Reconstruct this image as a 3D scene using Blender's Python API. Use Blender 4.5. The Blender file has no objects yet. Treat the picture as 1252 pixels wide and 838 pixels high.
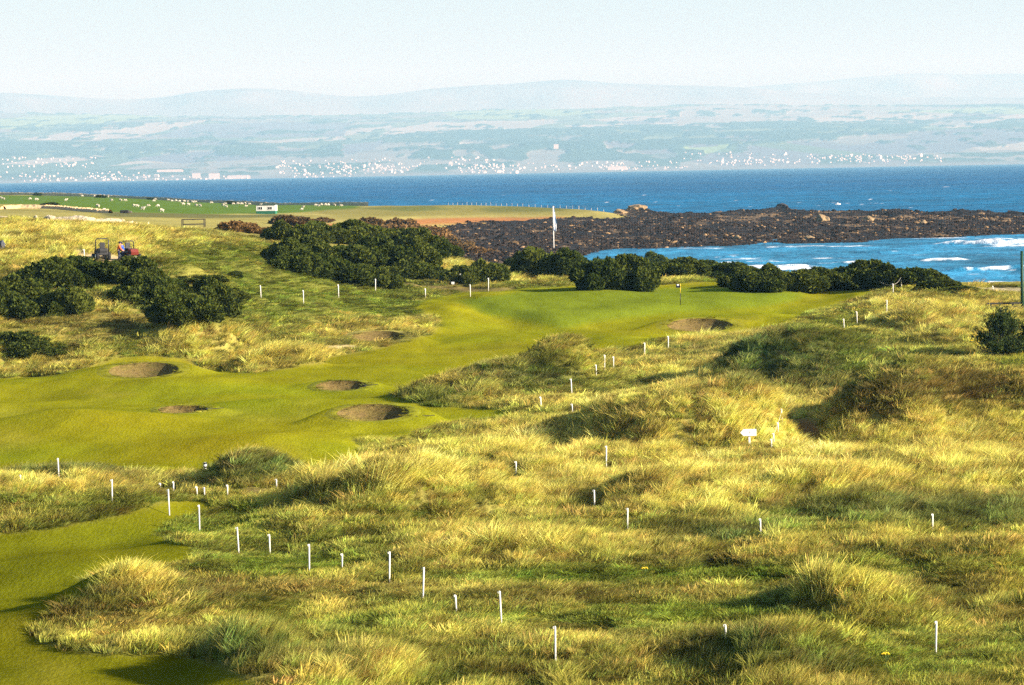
import bpy, bmesh, math, random
import numpy as np
from mathutils import Vector, Matrix, noise as mnoise

random.seed(5)
rng = np.random.default_rng(11)
scene = bpy.context.scene
COL = scene.collection

# ------------------------------------------------------------------ camera
FPX, CX, CY = 3500.0, 626.0, 419.0
CAMZ = 15.0
PITCH = math.atan((419 - 209.5) / FPX)
ROLL = math.radians(1.08)
Fv = np.array([0, math.cos(PITCH), -math.sin(PITCH)])
R0 = np.array([1.0, 0, 0])
U0 = np.array([0, math.sin(PITCH), math.cos(PITCH)])
Rv = R0 * math.cos(ROLL) - U0 * math.sin(ROLL)
Uv = U0 * math.cos(ROLL) + R0 * math.sin(ROLL)


def ray(px, py):
    """azimuth tangent and slope of the sight line through a point of the photo"""
    px = np.asarray(px, float); py = np.asarray(py, float)
    a = (px - CX) / FPX; b = (CY - py) / FPX
    x = Fv[0] + Rv[0] * a + Uv[0] * b
    y = Fv[1] + Rv[1] * a + Uv[1] * b
    z = Fv[2] + Rv[2] * a + Uv[2] * b
    return x / y, z / y


def project(X, Y, Z):
    z = Z - CAMZ
    w = X * Fv[0] + Y * Fv[1] + z * Fv[2]
    return (CX + FPX * (X * Rv[0] + Y * Rv[1] + z * Rv[2]) / w,
            CY - FPX * (X * Uv[0] + Y * Uv[1] + z * Uv[2]) / w)


cam_d = bpy.data.cameras.new('camera')
cam = bpy.data.objects.new('camera', cam_d)
COL.objects.link(cam)
cam_d.sensor_width = 36
cam_d.lens = FPX / 1252 * 36
cam_d.clip_start = 1
cam_d.clip_end = 120000
cam.matrix_world = Matrix(((Rv[0], Uv[0], -Fv[0], 0), (Rv[1], Uv[1], -Fv[1], 0),
                           (Rv[2], Uv[2], -Fv[2], CAMZ), (0, 0, 0, 1)))
scene.camera = cam

# ------------------------------------------------------------------ helpers
def smooth(a, b, x):
    t = np.clip((x - a) / (b - a), 0, 1)
    return t * t * (3 - 2 * t)


_tab = np.random.default_rng(3).random((256, 256))


def vnoise(x, y, s=0):
    x = np.asarray(x, float) + 17.3 * s; y = np.asarray(y, float) + 31.7 * s
    xi = np.floor(x).astype(int); yi = np.floor(y).astype(int)
    fx = x - xi; fy = y - yi
    fx = fx * fx * (3 - 2 * fx); fy = fy * fy * (3 - 2 * fy)
    g = lambda i, j: _tab[(i * 7 + j * 3 + s * 13) % 256, (j * 5 + i) % 256]
    a = g(xi, yi) * (1 - fx) + g(xi + 1, yi) * fx
    b = g(xi, yi + 1) * (1 - fx) + g(xi + 1, yi + 1) * fx
    return (a * (1 - fy) + b * fy) * 2 - 1


def fbm(x, y, o=4, s=0):
    r = 0; a = 1.0; t = 0
    for k in range(o):
        r = r + a * vnoise(x * 2 ** k, y * 2 ** k, s + k); t += a; a *= 0.5
    return r / t


def gauss1(Z, sig, axis):
    n = int(sig * 3) + 1
    k = np.exp(-0.5 * (np.arange(-n, n + 1) / sig) ** 2); k /= k.sum()
    Zp = np.pad(Z, [(n, n) if a == axis else (0, 0) for a in range(2)], mode='edge')
    out = np.zeros_like(Z)
    L = Z.shape[axis]
    for i, w in enumerate(k):
        out += w * (Zp[i:i + L] if axis == 0 else Zp[:, i:i + L])
    return out


def inpoly(px, py, poly):
    ins = np.zeros(px.shape, bool)
    n = len(poly)
    for i in range(n):
        x1, y1 = poly[i]; x2, y2 = poly[(i + 1) % n]
        if y1 == y2: continue
        c = ((y1 > py) != (y2 > py)) & (px < (x2 - x1) * (py - y1) / (y2 - y1) + x1)
        ins ^= c
    return ins


def tag(o, label=None, cat=None, group=None, kind=None):
    if label: o['label'] = label
    if cat: o['category'] = cat
    if group: o['group'] = group
    if kind: o['kind'] = kind
    return o


def link(name, me, mat=None, parent=None, loc=None):
    o = bpy.data.objects.new(name, me)
    COL.objects.link(o)
    if mat is not None:
        for m in (mat if isinstance(mat, (list, tuple)) else [mat]):
            me.materials.append(m)
    if parent is not None: o.parent = parent
    if loc is not None: o.location = loc
    return o


def empty(name, loc, rz=0.0):
    o = bpy.data.objects.new(name, None)
    COL.objects.link(o)
    o.empty_display_size = 0.2
    o.location = loc; o.rotation_euler = (0, 0, rz)
    return o


def mesh_np(name, verts, faces, cols=None, smoothed=True, attrs=None):
    """mesh from arrays; faces (n,4) or (n,3) int array"""
    me = bpy.data.meshes.new(name)
    v = np.ascontiguousarray(verts, np.float32); f = np.ascontiguousarray(faces, np.int32)
    k = f.shape[1]
    me.vertices.add(len(v)); me.vertices.foreach_set('co', v.ravel())
    me.loops.add(f.size); me.loops.foreach_set('vertex_index', f.ravel())
    me.polygons.add(len(f))
    me.polygons.foreach_set('loop_start', np.arange(0, f.size, k, dtype=np.int32))
    me.polygons.foreach_set('loop_total', np.full(len(f), k, np.int32))
    me.polygons.foreach_set('use_smooth', np.full(len(f), smoothed, bool))
    if cols is not None:
        a = me.color_attributes.new('Col', 'FLOAT_COLOR', 'POINT')
        c = np.ones((len(v), 4), np.float32); c[:, :3] = cols
        a.data.foreach_set('color', c.ravel())
    for nme, arr in (attrs or {}).items():
        a = me.attributes.new(nme, 'FLOAT', 'POINT'); a.data.foreach_set('value', np.ascontiguousarray(arr, np.float32).ravel())
    me.update(calc_edges=True); me.validate()
    return me


def grid_faces(nr, nc, keep=None):
    i = np.arange(nr - 1)[:, None] * nc + np.arange(nc - 1)[None, :]
    f = np.stack([i, i + 1, i + nc + 1, i + nc], -1).reshape(-1, 4)
    if keep is not None: f = f[keep.ravel()]
    return f


class MB:
    """collects shapes into one mesh"""
    def __init__(s): s.bm = bmesh.new()
    def box(s, c, size, rot=None, bevel=0.0):
        r = bmesh.ops.create_cube(s.bm, size=1)
        M = Matrix.Translation(c) @ (rot.to_4x4() if rot else Matrix()) @ Matrix.Diagonal((*size, 1))
        bmesh.ops.transform(s.bm, matrix=M, verts=r['verts'])
        if bevel:
            es = list({e for v in r['verts'] for e in v.link_edges})
            bmesh.ops.bevel(s.bm, geom=es, offset=bevel, segments=2, affect='EDGES', profile=0.5)
        return s
    def tube(s, pts, rad, seg=8, caps=True):
        pts = [Vector(p) for p in pts]
        rads = rad if isinstance(rad, (list, tuple)) else [rad] * len(pts)
        rings = []
        for i, p in enumerate(pts):
            t = (pts[min(i + 1, len(pts) - 1)] - pts[max(i - 1, 0)]).normalized()
            up = Vector((0, 0, 1)) if abs(t.z) < .9 else Vector((0, 1, 0))
            a = t.cross(up).normalized(); b = a.cross(t)
            rings.append([s.bm.verts.new(p + (a * math.cos(k * 2 * math.pi / seg) + b * math.sin(k * 2 * math.pi / seg)) * rads[i]) for k in range(seg)])
        for r0, r1 in zip(rings, rings[1:]):
            for k in range(seg):
                s.bm.faces.new((r0[k], r0[(k + 1) % seg], r1[(k + 1) % seg], r1[k]))
        if caps:
            s.bm.faces.new(rings[0][::-1]); s.bm.faces.new(rings[-1])
        return s
    def ball(s, c, size, sub=2, jit=0.0):
        r = bmesh.ops.create_icosphere(s.bm, subdivisions=sub, radius=1)
        for v in r['verts']:
            k = 1 + jit * mnoise.noise(v.co * 2.1 + Vector(c) * 3)
            v.co = Vector((v.co.x * size[0] * k + c[0], v.co.y * size[1] * k + c[1], v.co.z * size[2] * k + c[2]))
        return s
    def prism(s, pts, y0, y1):
        a = [s.bm.verts.new((p[0], y0, p[1])) for p in pts]; b = [s.bm.verts.new((p[0], y1, p[1])) for p in pts]
        n = len(pts)
        for i in range(n): s.bm.faces.new((a[i], a[(i + 1) % n], b[(i + 1) % n], b[i]))
        s.bm.faces.new(a[::-1]); s.bm.faces.new(b)
        return s
    def mesh(s, name, smoothed=False):
        bmesh.ops.recalc_face_normals(s.bm, faces=s.bm.faces)
        me = bpy.data.meshes.new(name); s.bm.to_mesh(me); s.bm.free()
        if smoothed:
            for p in me.polygons: p.use_smooth = True
        return me
    def build(s, name, mat, parent=None, smoothed=False, loc=None):
        return link(name, s.mesh(name, smoothed), mat, parent, loc)


# ------------------------------------------------------------------ materials
def newmat(name):
    m = bpy.data.materials.new(name); m.use_nodes = True
    nt = m.node_tree
    return m, nt, nt.nodes['Principled BSDF']


def plain(name, col, rough=0.6, var=0.15, scale=6.0, metal=0.0, bump=0.0, spec=0.3):
    m, nt, b = newmat(name)
    tc = nt.nodes.new('ShaderNodeTexCoord'); n = nt.nodes.new('ShaderNodeTexNoise')
    n.inputs['Scale'].default_value = scale; n.inputs['Detail'].default_value = 5
    nt.links.new(tc.outputs['Object'], n.inputs['Vector'])
    mx = nt.nodes.new('ShaderNodeMix'); mx.data_type = 'RGBA'
    mx.inputs[6].default_value = (*[c * (1 - var) for c in col], 1); mx.inputs[7].default_value = (*[min(1, c * (1 + var)) for c in col], 1)
    nt.links.new(n.outputs['Fac'], mx.inputs[0]); nt.links.new(mx.outputs[2], b.inputs['Base Color'])
    b.inputs['Roughness'].default_value = rough; b.inputs['Metallic'].default_value = metal
    b.inputs['Specular IOR Level'].default_value = spec
    if bump:
        bp = nt.nodes.new('ShaderNodeBump'); bp.inputs['Strength'].default_value = 1; bp.inputs['Distance'].default_value = bump
        nt.links.new(n.outputs['Fac'], bp.inputs['Height']); nt.links.new(bp.outputs[0], b.inputs['Normal'])
    return m


def attr_mat(name, var=0.3, scales=(3.0, 0.4), bump=0.05, rough=0.9, spec=0.1, attr='Col', stretch=(1, 1, 1)):
    """vertex colour multiplied by two scales of noise"""
    m, nt, b = newmat(name)
    L = nt.links.new
    at = nt.nodes.new('ShaderNodeAttribute'); at.attribute_name = attr
    tc = nt.nodes.new('ShaderNodeTexCoord')
    mp = nt.nodes.new('ShaderNodeMapping'); mp.inputs['Scale'].default_value = stretch
    L(tc.outputs['Object'], mp.inputs['Vector'])
    ns = []
    for s in scales:
        n = nt.nodes.new('ShaderNodeTexNoise'); n.inputs['Scale'].default_value = s; n.inputs['Detail'].default_value = 6
        n.inputs['Roughness'].default_value = 0.65
        L(mp.outputs[0], n.inputs['Vector']); ns.append(n)
    ad = nt.nodes.new('ShaderNodeMath'); ad.operation = 'ADD'
    L(ns[0].outputs['Fac'], ad.inputs[0]); L(ns[1].outputs['Fac'], ad.inputs[1])
    mr = nt.nodes.new('ShaderNodeMapRange'); mr.inputs['From Min'].default_value = 0.6; mr.inputs['From Max'].default_value = 1.4
    mr.inputs['To Min'].default_value = 1 - var; mr.inputs['To Max'].default_value = 1 + var
    L(ad.outputs[0], mr.inputs['Value'])
    vm = nt.nodes.new('ShaderNodeVectorMath'); vm.operation = 'SCALE'
    L(at.outputs['Color'], vm.inputs[0]); L(mr.outputs[0], vm.inputs['Scale'])
    L(vm.outputs[0], b.inputs['Base Color'])
    b.inputs['Roughness'].default_value = rough; b.inputs['Specular IOR Level'].default_value = spec
    if bump:
        bp = nt.nodes.new('ShaderNodeBump'); bp.inputs['Strength'].default_value = 1; bp.inputs['Distance'].default_value = bump
        L(ad.outputs[0], bp.inputs['Height']); L(bp.outputs[0], b.inputs['Normal'])
    return m


def leaf_mat(name, attr='Col', kind='GEOMETRY', trans=0.3, tipattr=None, tip=(1, 1, 1), root=(1, 1, 1), objvar=0.0):
    m = bpy.data.materials.new(name); m.use_nodes = True
    nt = m.node_tree; nt.nodes.clear(); L = nt.links.new
    out = nt.nodes.new('ShaderNodeOutputMaterial')
    at = nt.nodes.new('ShaderNodeAttribute'); at.attribute_name = attr; at.attribute_type = kind
    src = at.outputs['Color']
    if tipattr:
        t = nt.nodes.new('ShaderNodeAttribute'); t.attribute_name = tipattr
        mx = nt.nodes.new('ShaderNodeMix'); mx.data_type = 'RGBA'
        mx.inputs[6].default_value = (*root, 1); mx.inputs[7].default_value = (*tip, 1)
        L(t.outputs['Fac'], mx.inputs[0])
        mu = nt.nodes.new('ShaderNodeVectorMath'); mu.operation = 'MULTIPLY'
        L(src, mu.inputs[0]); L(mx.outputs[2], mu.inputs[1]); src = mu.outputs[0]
    if objvar:
        oi = nt.nodes.new('ShaderNodeObjectInfo'); mr = nt.nodes.new('ShaderNodeMix'); mr.data_type = 'RGBA'
        mr.inputs[6].default_value = (1 - objvar, 1 - objvar * .8, 1 - objvar * .8, 1); mr.inputs[7].default_value = (1 + objvar * 1.4, 1 + objvar, 1 + objvar * .6, 1)
        L(oi.outputs['Random'], mr.inputs[0]); mu = nt.nodes.new('ShaderNodeVectorMath'); mu.operation = 'MULTIPLY'
        L(src, mu.inputs[0]); L(mr.outputs[2], mu.inputs[1]); src = mu.outputs[0]
    d = nt.nodes.new('ShaderNodeBsdfDiffuse'); tr = nt.nodes.new('ShaderNodeBsdfTranslucent')
    ms = nt.nodes.new('ShaderNodeMixShader'); ms.inputs[0].default_value = trans
    L(src, d.inputs[0]); L(src, tr.inputs[0]); L(d.outputs[0], ms.inputs[1]); L(tr.outputs[0], ms.inputs[2])
    L(ms.outputs[0], out.inputs['Surface'])
    return m


M_white = plain('white_paint', (0.74, 0.73, 0.69), 0.5, 0.10, 9)
M_stake = plain('weathered_white_paint', (0.70, 0.68, 0.61), 0.7, 0.22, 14)
M_black = plain('black_paint', (0.02, 0.02, 0.022), 0.5, 0.3, 5)
M_rubber = plain('black_rubber', (0.015, 0.015, 0.015), 0.85, 0.3, 9)
M_red = plain('red_paint', (0.13, 0.02, 0.012), 0.45, 0.12, 4)
M_orange = plain('orange_cloth', (0.75, 0.13, 0.03), 0.85, 0.1, 9)
M_blue = plain('blue_cloth', (0.02, 0.07, 0.30), 0.85, 0.15, 9)
M_navy = plain('navy_cloth', (0.012, 0.018, 0.05), 0.85, 0.15, 9)
M_skin = plain('skin', (0.45, 0.25, 0.17), 0.6, 0.08, 20)
M_hair = plain('dark_hair', (0.02, 0.015, 0.012), 0.8, 0.2, 30)
M_green = plain('green_paint', (0.02, 0.13, 0.075), 0.6, 0.15, 2)
M_dkgreen = plain('dark_green_paint', (0.012, 0.05, 0.028), 0.6, 0.2, 4)
M_glass = plain('dark_glass', (0.015, 0.02, 0.025), 0.12, 0.1, 2, spec=0.5)
M_timber = plain('weathered_timber', (0.10, 0.085, 0.065), 0.85, 0.3, 12)
M_dktimber = plain('dark_timber', (0.04, 0.035, 0.03), 0.85, 0.3, 12)
M_yellow = plain('yellow_paint', (0.65, 0.45, 0.04), 0.5, 0.1, 6)
M_grey = plain('grey_metal', (0.12, 0.13, 0.14), 0.5, 0.2, 6)
M_wool = plain('wool', (0.46, 0.42, 0.33), 0.95, 0.15, 12)
M_bark = plain('bark', (0.07, 0.05, 0.035), 0.9, 0.4, 14, bump=0.02)
M_flagwhite = plain('white_flag_cloth', (0.78, 0.8, 0.82), 0.8, 0.05, 3)
M_flagblue = plain('blue_flag_cloth', (0.03, 0.20, 0.46), 0.8, 0.08, 3)

# ------------------------------------------------------------------ terrain base from sight lines
# each column: photo x -> list of (distance, photo y of the ground there) or (distance, None, height)
COLS = {
    -250: [(45, None, -0.5), (85, None, 0), (146, None, 0), (215, None, 0.3), (230, None, 4), (250, None, 8), (280, None, 11), (330, None, 10.5), (700, None, 9), (1450, None, 8.5), (1600, None, -5)],
    0: [(45, None, -0.5), (85, None, 0), (146, None, 0), (218, 460), (228, 411), (236, 380), (245, 345), (252, 322), (268, 294), (290, 280), (330, 276.5), (430, 270), (520, 263), (700, 255), (850, 248), (1400, 238), (1500, None, 7), (1620, None, -5.5)],
    150: [(45, None, -0.5), (85, None, 0), (150, None, 0), (218, 457), (230, 402), (240, 362), (247, 334), (253, 317), (262, 302), (282, 284), (310, 276), (430, 270), (650, 260), (820, 253), (1350, 240), (1450, None, 5), (1560, None, -5.5)],
    300: [(45, None, -0.5), (85, None, 0), (150, None, -0.2), (233, 440), (246, 402), (258, 371), (272, 342), (290, 314), (320, 297), (360, 285), (450, 275), (650, 268), (850, 262), (1200, 250), (1280, None, 2), (1360, None, -5.5)],
    450: [(45, None, -0.5), (85, None, 0), (150, None, -0.3), (230, 440), (262, 400), (285, 371), (300, 356), (312, 345), (335, 322), (360, 305), (395, 292), (450, 284), (650, 277), (760, 270), (900, 264), (1130, 249.5), (1170, None, 2), (1230, None, -5.5)],
    560: [(45, None, -0.5), (85, None, 0), (150, None, -0.3), (240, 428), (265, 395), (286, 371), (305, 354), (325, 336), (345, 322), (370, 314), (420, None, 1.6), (520, None, -4.2), (600, None, -5.5), (850, None, -5.4), (930, 273), (975, 266), (1100, 249), (1140, None, 2), (1190, None, -5.5)],
    626: [(45, None, -0.5), (85, None, 0), (150, None, -0.2), (246, 420), (268, 391), (287, 370), (308, 352), (324, 340), (345, 331), (390, None, 1.5), (480, None, -4), (560, None, -5.5), (900, None, -5.5), (955, 271.5), (1000, 264), (1080, 247.5), (1110, None, 2), (1150, None, -5.5)],
    740: [(45, None, -0.5), (85, None, 0), (150, None, 0), (246, 413), (268, 388), (284, 371), (303, 352), (318, 344), (335, 337), (390, None, 0.5), (460, None, -4), (560, None, -5.5), (900, None, -5), (980, 268.5), (1040, 260), (1075, 252), (1100, None, -1), (1130, None, -5.5)],
    832: [(45, None, -0.5), (85, None, 0), (150, None, 0), (250, 410), (268, 391), (281, 372), (300, 355), (315, 346), (330, 340), (390, None, 0), (450, None, -4), (520, None, -5.5), (1700, None, -5.5)],
    1000: [(45, None, -0.5), (85, None, 0), (150, None, 0), (242, 420), (257, 398), (275, 374), (292, 359), (306, 353), (330, 347), (380, None, -0.3), (440, None, -4), (500, None, -5.5), (1700, None, -5.5)],
    1100: [(45, None, -0.5), (85, None, 0), (150, None, 0), (236, 424), (252, 400), (272, 368), (286, 353), (298, 351), (330, None, 1.5), (380, None, -1), (425, None, -4), (500, None, -5.5), (1700, None, -5.5)],
    1252: [(45, None, -0.5), (85, None, 0), (150, None, 0), (222, 437), (245, 402), (270, 377), (300, 363), (335, 356), (380, None, -0.8), (432, None, -3.8), (500, None, -5.5), (1700, None, -5.5)],
    1500: [(45, None, -0.5), (85, None, 0), (150, None, 0), (222, None, 0), (245, None, 1), (270, None, 1.5), (300, None, 1), (335, None, 0.3), (380, None, -1), (432, None, -4), (500, None, -5.5), (1700, None, -5.5)],
}
LD = np.concatenate([np.arange(math.log(45), math.log(340), 0.0027), np.arange(math.log(340), math.log(1700), 0.006)])
D = np.exp(LD)
U = np.arange(-0.275, 0.2751, 0.0009)
NR, NC = len(D), len(U)
uc, zc = [], []
for px, lst in sorted(COLS.items()):
    ds, zs = [], []
    for it in lst:
        ds.append(math.log(it[0]))
        if it[1] is None: zs.append(it[2])
        else:
            zs.append(CAMZ + float(ray(px, it[1])[1]) * it[0])
    uc.append(float(ray(px, 350)[0])); zc.append(np.interp(LD, ds, zs))
zc = np.array(zc)            # (ncols, NR)
Zb = np.empty((NR, NC))
for r in range(NR): Zb[r] = np.interp(U, uc, zc[:, r])
Zb = gauss1(gauss1(Zb, 4.0, 0), 12.0, 1)
DD = D[:, None] * np.ones((1, NC)); UU = U[None, :] * np.ones((NR, 1))
XX = DD * UU
Z = Zb.copy()


def hit(px, py, ZZ=None):
    """first point of the ground along a sight line -> (x, y, z)"""
    ZZ = Z if ZZ is None else ZZ
    u, s = ray(px, py); u = float(u); s = float(s)
    j = np.clip((u - U[0]) / (U[1] - U[0]), 0, NC - 1.001); j0 = int(j); fj = j - j0
    z = ZZ[:, j0] * (1 - fj) + ZZ[:, j0 + 1] * fj
    g = z - (CAMZ + s * D)
    k = np.nonzero(g >= 0)[0]
    if len(k) == 0 or k[0] == 0:
        if py < 300: return hit(px, py + 1, ZZ)
        raise ValueError(f'no ground at {px},{py}')
    k = k[0]; t = g[k - 1] / (g[k - 1] - g[k])
    d = D[k - 1] + t * (D[k] - D[k - 1])
    return u * d, d, CAMZ + s * d


def zat(x, y, ZZ=None):
    ZZ = Z if ZZ is None else ZZ
    x = np.asarray(x, float); y = np.asarray(y, float)
    u = x / y
    j = np.clip((u - U[0]) / (U[1] - U[0]), 0, NC - 1.001); j0 = j.astype(int); fj = j - j0
    i = np.clip(np.interp(np.log(y), LD, np.arange(NR)), 0, NR - 1.001); i0 = i.astype(int); fi = i - i0
    return ((ZZ[i0, j0] * (1 - fj) + ZZ[i0, j0 + 1] * fj) * (1 - fi) + (ZZ[i0 + 1, j0] * (1 - fj) + ZZ[i0 + 1, j0 + 1] * fj) * fi)


# mown ground outlines, in photo coordinates
FAIR1 = [(-300, 470), (-50, 463), (60, 461), (108, 449), (135, 438), (175, 434), (228, 438), (250, 452), (300, 457), (345, 452), (410, 436), (475, 424), (522, 410), (537, 396), (528, 386), (505, 378),
         (518, 367), (560, 359), (640, 352), (700, 349), (760, 352), (830, 347), (890, 343), (960, 354), (1040, 351), (1085, 349), (1068, 359), (1020, 372), (985, 384),
         (960, 397), (900, 408), (860, 411), (800, 417), (760, 428), (735, 432), (640, 440), (560, 462), (490, 488), (520, 497), (610, 500), (640, 508), (570, 515), (520, 524), (500, 533), (430, 537), (440, 548),
         (444, 572), (408, 590), (376, 586), (366, 570), (335, 566), (275, 568), (252, 577), (200, 577), (100, 573), (0, 579), (-60, 580), (-300, 582)]
FAIR2 = [(-300, 672), (-50, 658), (60, 647), (150, 629), (205, 612), (250, 611), (262, 618), (205, 642), (192, 655), (235, 668), (238, 688), (150, 697), (108, 722), (62, 745),
         (44, 760), (36, 772), (52, 786), (110, 799), (215, 799), (262, 815), (315, 838), (380, 900), (-300, 900)]
PX0, PY0 = project(XX, DD, Zb)
jx = 5 * fbm(XX / 3, DD / 9, 3, 5); jy = 2.0 * fbm(XX / 3, DD / 9, 3, 8)
mown_b = (inpoly(PX0 + jx, PY0 + jy, FAIR1) | inpoly(PX0 + jx, PY0 + jy, FAIR2)).astype(float)
mown_s = gauss1(gauss1(mown_b, 3.5, 0), 5, 1)

# relief: (photo x, photo y of the front foot, half width px, half depth m, height m, exponent)
MOUNDS = [
    (690, 478, 46, 6.0, 3.1, 1.5), (620, 488, 60, 5.0, 2.0, 1.3), (545, 488, 55, 5, 0.9, 1.0),
    (1000, 489, 88, 8.5, 4.0, 1.35), (915, 488, 55, 7, 1.3, 1.0), (865, 487, 50, 6, .7, 1.2),
    (848, 558, 122, 7, 2.75, 2.6), (925, 561, 42, 6, .75, 1.2), (712, 550, 48, 5, 1.3, 1.2),
    (1090, 545, 75, 7, 3.0, 1.4), (1200, 540, 95, 8, 2.8, 1.2), (1330, 540, 90, 8, 2.6, 1.2),
    (450, 640, 75, 6, 1.7, 1.2), (560, 645, 90, 6, 1.3, 1.1), (660, 690, 90, 4, 0.7, 1.0),
    (70, 640, 110, 4.0, 0.95, 1.3), (-80, 640, 90, 4.0, 0.95, 1.3), (175, 628, 60, 3.5, 0.5, 1.2),
    (150, 768, 55, 4, 1.0, 1.0), (205, 765, 70, 3.5, 0.8, 1.0),
    (315, 838, 70, 3, 1.1, 1.2), (420, 850, 90, 3, 0.9, 1.1),
    (1035, 770, 60, 3.5, 1.2, 1.0), (960, 845, 80, 3, 1.3, 1.0), (1200, 720, 120, 5, 0.8, 1.0),
    (245, 438, 54, 4, 2.5, 1.6), (350, 452, 42, 3, 1.1, 1.3), (430, 408, 75, 5, 0.9, 1.2),
    (755, 424, 50, 6, 0.55, 1.0), (1110, 402, 32, 4, 1.1, 1.0), (1165, 425, 50, 5, 1.3, 1.0), (1070, 385, 30, 4, 0.7, 1.0),
    (310, 604, 50, 4.5, 1.4, 1.3), (890, 440, 50, 6, 0.9, 1.0), (1180, 372, 60, 6, 1.0, 1.0), (800, 640, 90, 6, 0.8, 1.0), (1000, 640, 120, 6, 0.8, 1.0), (1160, 610, 150, 7, 1.1, 1.0),
]
rmound = np.zeros((NR, NC))
for (px, py, wpx, dep, h, p) in MOUNDS:
    x, y, z = hit(px, min(py, 836) if py < 860 else 836, Zb) if py < 838 else (float(ray(px, py)[0]) * CAMZ / -float(ray(px, py)[1]), CAMZ / -float(ray(px, py)[1]), 0)
    yc = y + dep * 0.9; xc = x / y * yc
    wx = wpx * y / FPX
    q = ((XX - xc) / wx) ** 2 + ((DD - yc) / dep) ** 2
    bmp = np.exp(-np.power(q, p)); Z += h * bmp
    if (px, py) != (755, 424) and (py < 620 or (px, py) == (150, 770)): rmound = np.maximum(rmound, bmp * (h > .65))
rough_amt = (1 - mown_s) * smooth(420, 320, DD)
Z += rough_amt * (1 - .55 * rmound) * (0.75 * fbm(XX / 7, DD / 8, 3, 1) + 0.42 * fbm(XX / 2.4, DD / 3.0, 3, 2))
Z += (0.28 * fbm(XX / 18, DD / 22, 2, 4) + mown_s * (0.22 * vnoise(XX / 7, DD / 11, 9) + .12 * vnoise(XX / 3.5, DD / 6, 10))) * smooth(420, 320, DD)
# far headland unevenness
Z += smooth(400, 520, DD) * 0.5 * fbm(XX / 30, DD / 60, 3, 6) * smooth(-4.5, -2, Zb)
# hollow sandy pit by the brown bank
x, y, z = hit(990, 548, Zb)
Z -= 1.6 * np.exp(-(((XX - x) / 1.2) ** 2 + ((DD - y - 4) / 6) ** 2) ** 1.5)

# swales and low ridges of the mown ground, and the raised green
for (px, py, wpx, dep, h) in [(60, 520, 170, 5, .55), (330, 500, 120, 5, .35), (250, 470, 140, 6, .4), (560, 470, 60, 7, -.35), (90, 560, 120, 4, -.25), (330, 545, 110, 5, .45), (480, 520, 60, 4, .3), (20, 480, 90, 6, -.3), (620, 445, 60, 7, -.35),
                              (60, 690, 110, 4, .25), (150, 655, 70, 4, -.25), (60, 760, 80, 4, .3), (720, 395, 90, 6, -.25), (930, 392, 60, 6, .35), (545, 385, 40, 8, .55)]:
    x, y, z = hit(px, py, Zb); wx = wpx * y / FPX
    Z += 1.5 * h * np.exp(-((XX - x) / wx) ** 2 - ((DD - y) / dep) ** 2) * (0.4 + .6 * mown_s)
gpl = [(575, 366), (640, 357), (760, 355), (830, 352), (900, 352), (990, 356), (972, 367), (925, 375), (830, 381), (740, 390), (690, 399), (640, 390), (595, 382)]
Z += 0.55 * gauss1(gauss1(inpoly(PX0, PY0, gpl).astype(float), 2.5, 0), 4, 1)

# bunkers: (photo x, y centre, width px, height px, label)
BUNKERS = [
    (456, 505, 88, 21, 'large oval bunker on the near fairway, brown sand face, nearest to the camera'),
    (417, 472, 62, 13, 'small oval bunker just behind the largest near bunker on the fairway'),
    (223, 501, 62, 10, 'thin low bunker alone in the middle of the left fairway'),
    (176, 453, 88, 19, 'wide grassy faced bunker at the foot of the left dune, below the pale tussock mound'),
    (856, 398, 80, 17, 'oval bunker in the slope in front of the green, below the pin flag'),
    (462, 412, 66, 14, 'bunker cut into the tussocky bank left of the fairway neck, sandy lip on its left'),
]
BK = []
for (px, py, w, h, lab) in BUNKERS:
    xf, yf, zf = hit(px, py + h / 2)
    a = w / 2 * yf / FPX; b = a * 0.85
    yc = yf + b; xc = xf / yf * yc
    zb = CAMZ + float(ray(px, py - h / 2)[1]) * (yc + b)
    zb = max(zb, zf + 0.25)
    BK.append((xc, yc, a, b, zf, zb, lab))
    v = np.clip((DD - yc) / b, -1, 1.15)
    zt = zf + (zb - zf) * (v + 1) / 2
    r = np.sqrt(((XX - xc) / a) ** 2 + ((DD - yc) / b) ** 2)
    wgt = 1 - smooth(1.2, 2.5, r)
    Z = Z * (1 - wgt) + zt * wgt

# level stand for the mowers
x, y, z = hit(140, 317)
wgt = np.exp(-(((XX - x) / 9) ** 2 + ((DD - y - 1) / 3) ** 2) ** 2)
Z = Z * (1 - wgt) + z * wgt

PX, PY = project(XX, DD, Z)
pxj = PX + jx; pyj = PY + jy
mown = gauss1(gauss1(((inpoly(pxj, pyj, FAIR1) | inpoly(pxj, pyj, FAIR2)) & (rmound < .22)).astype(float), 0.8, 0), 1.2, 1)

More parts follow.
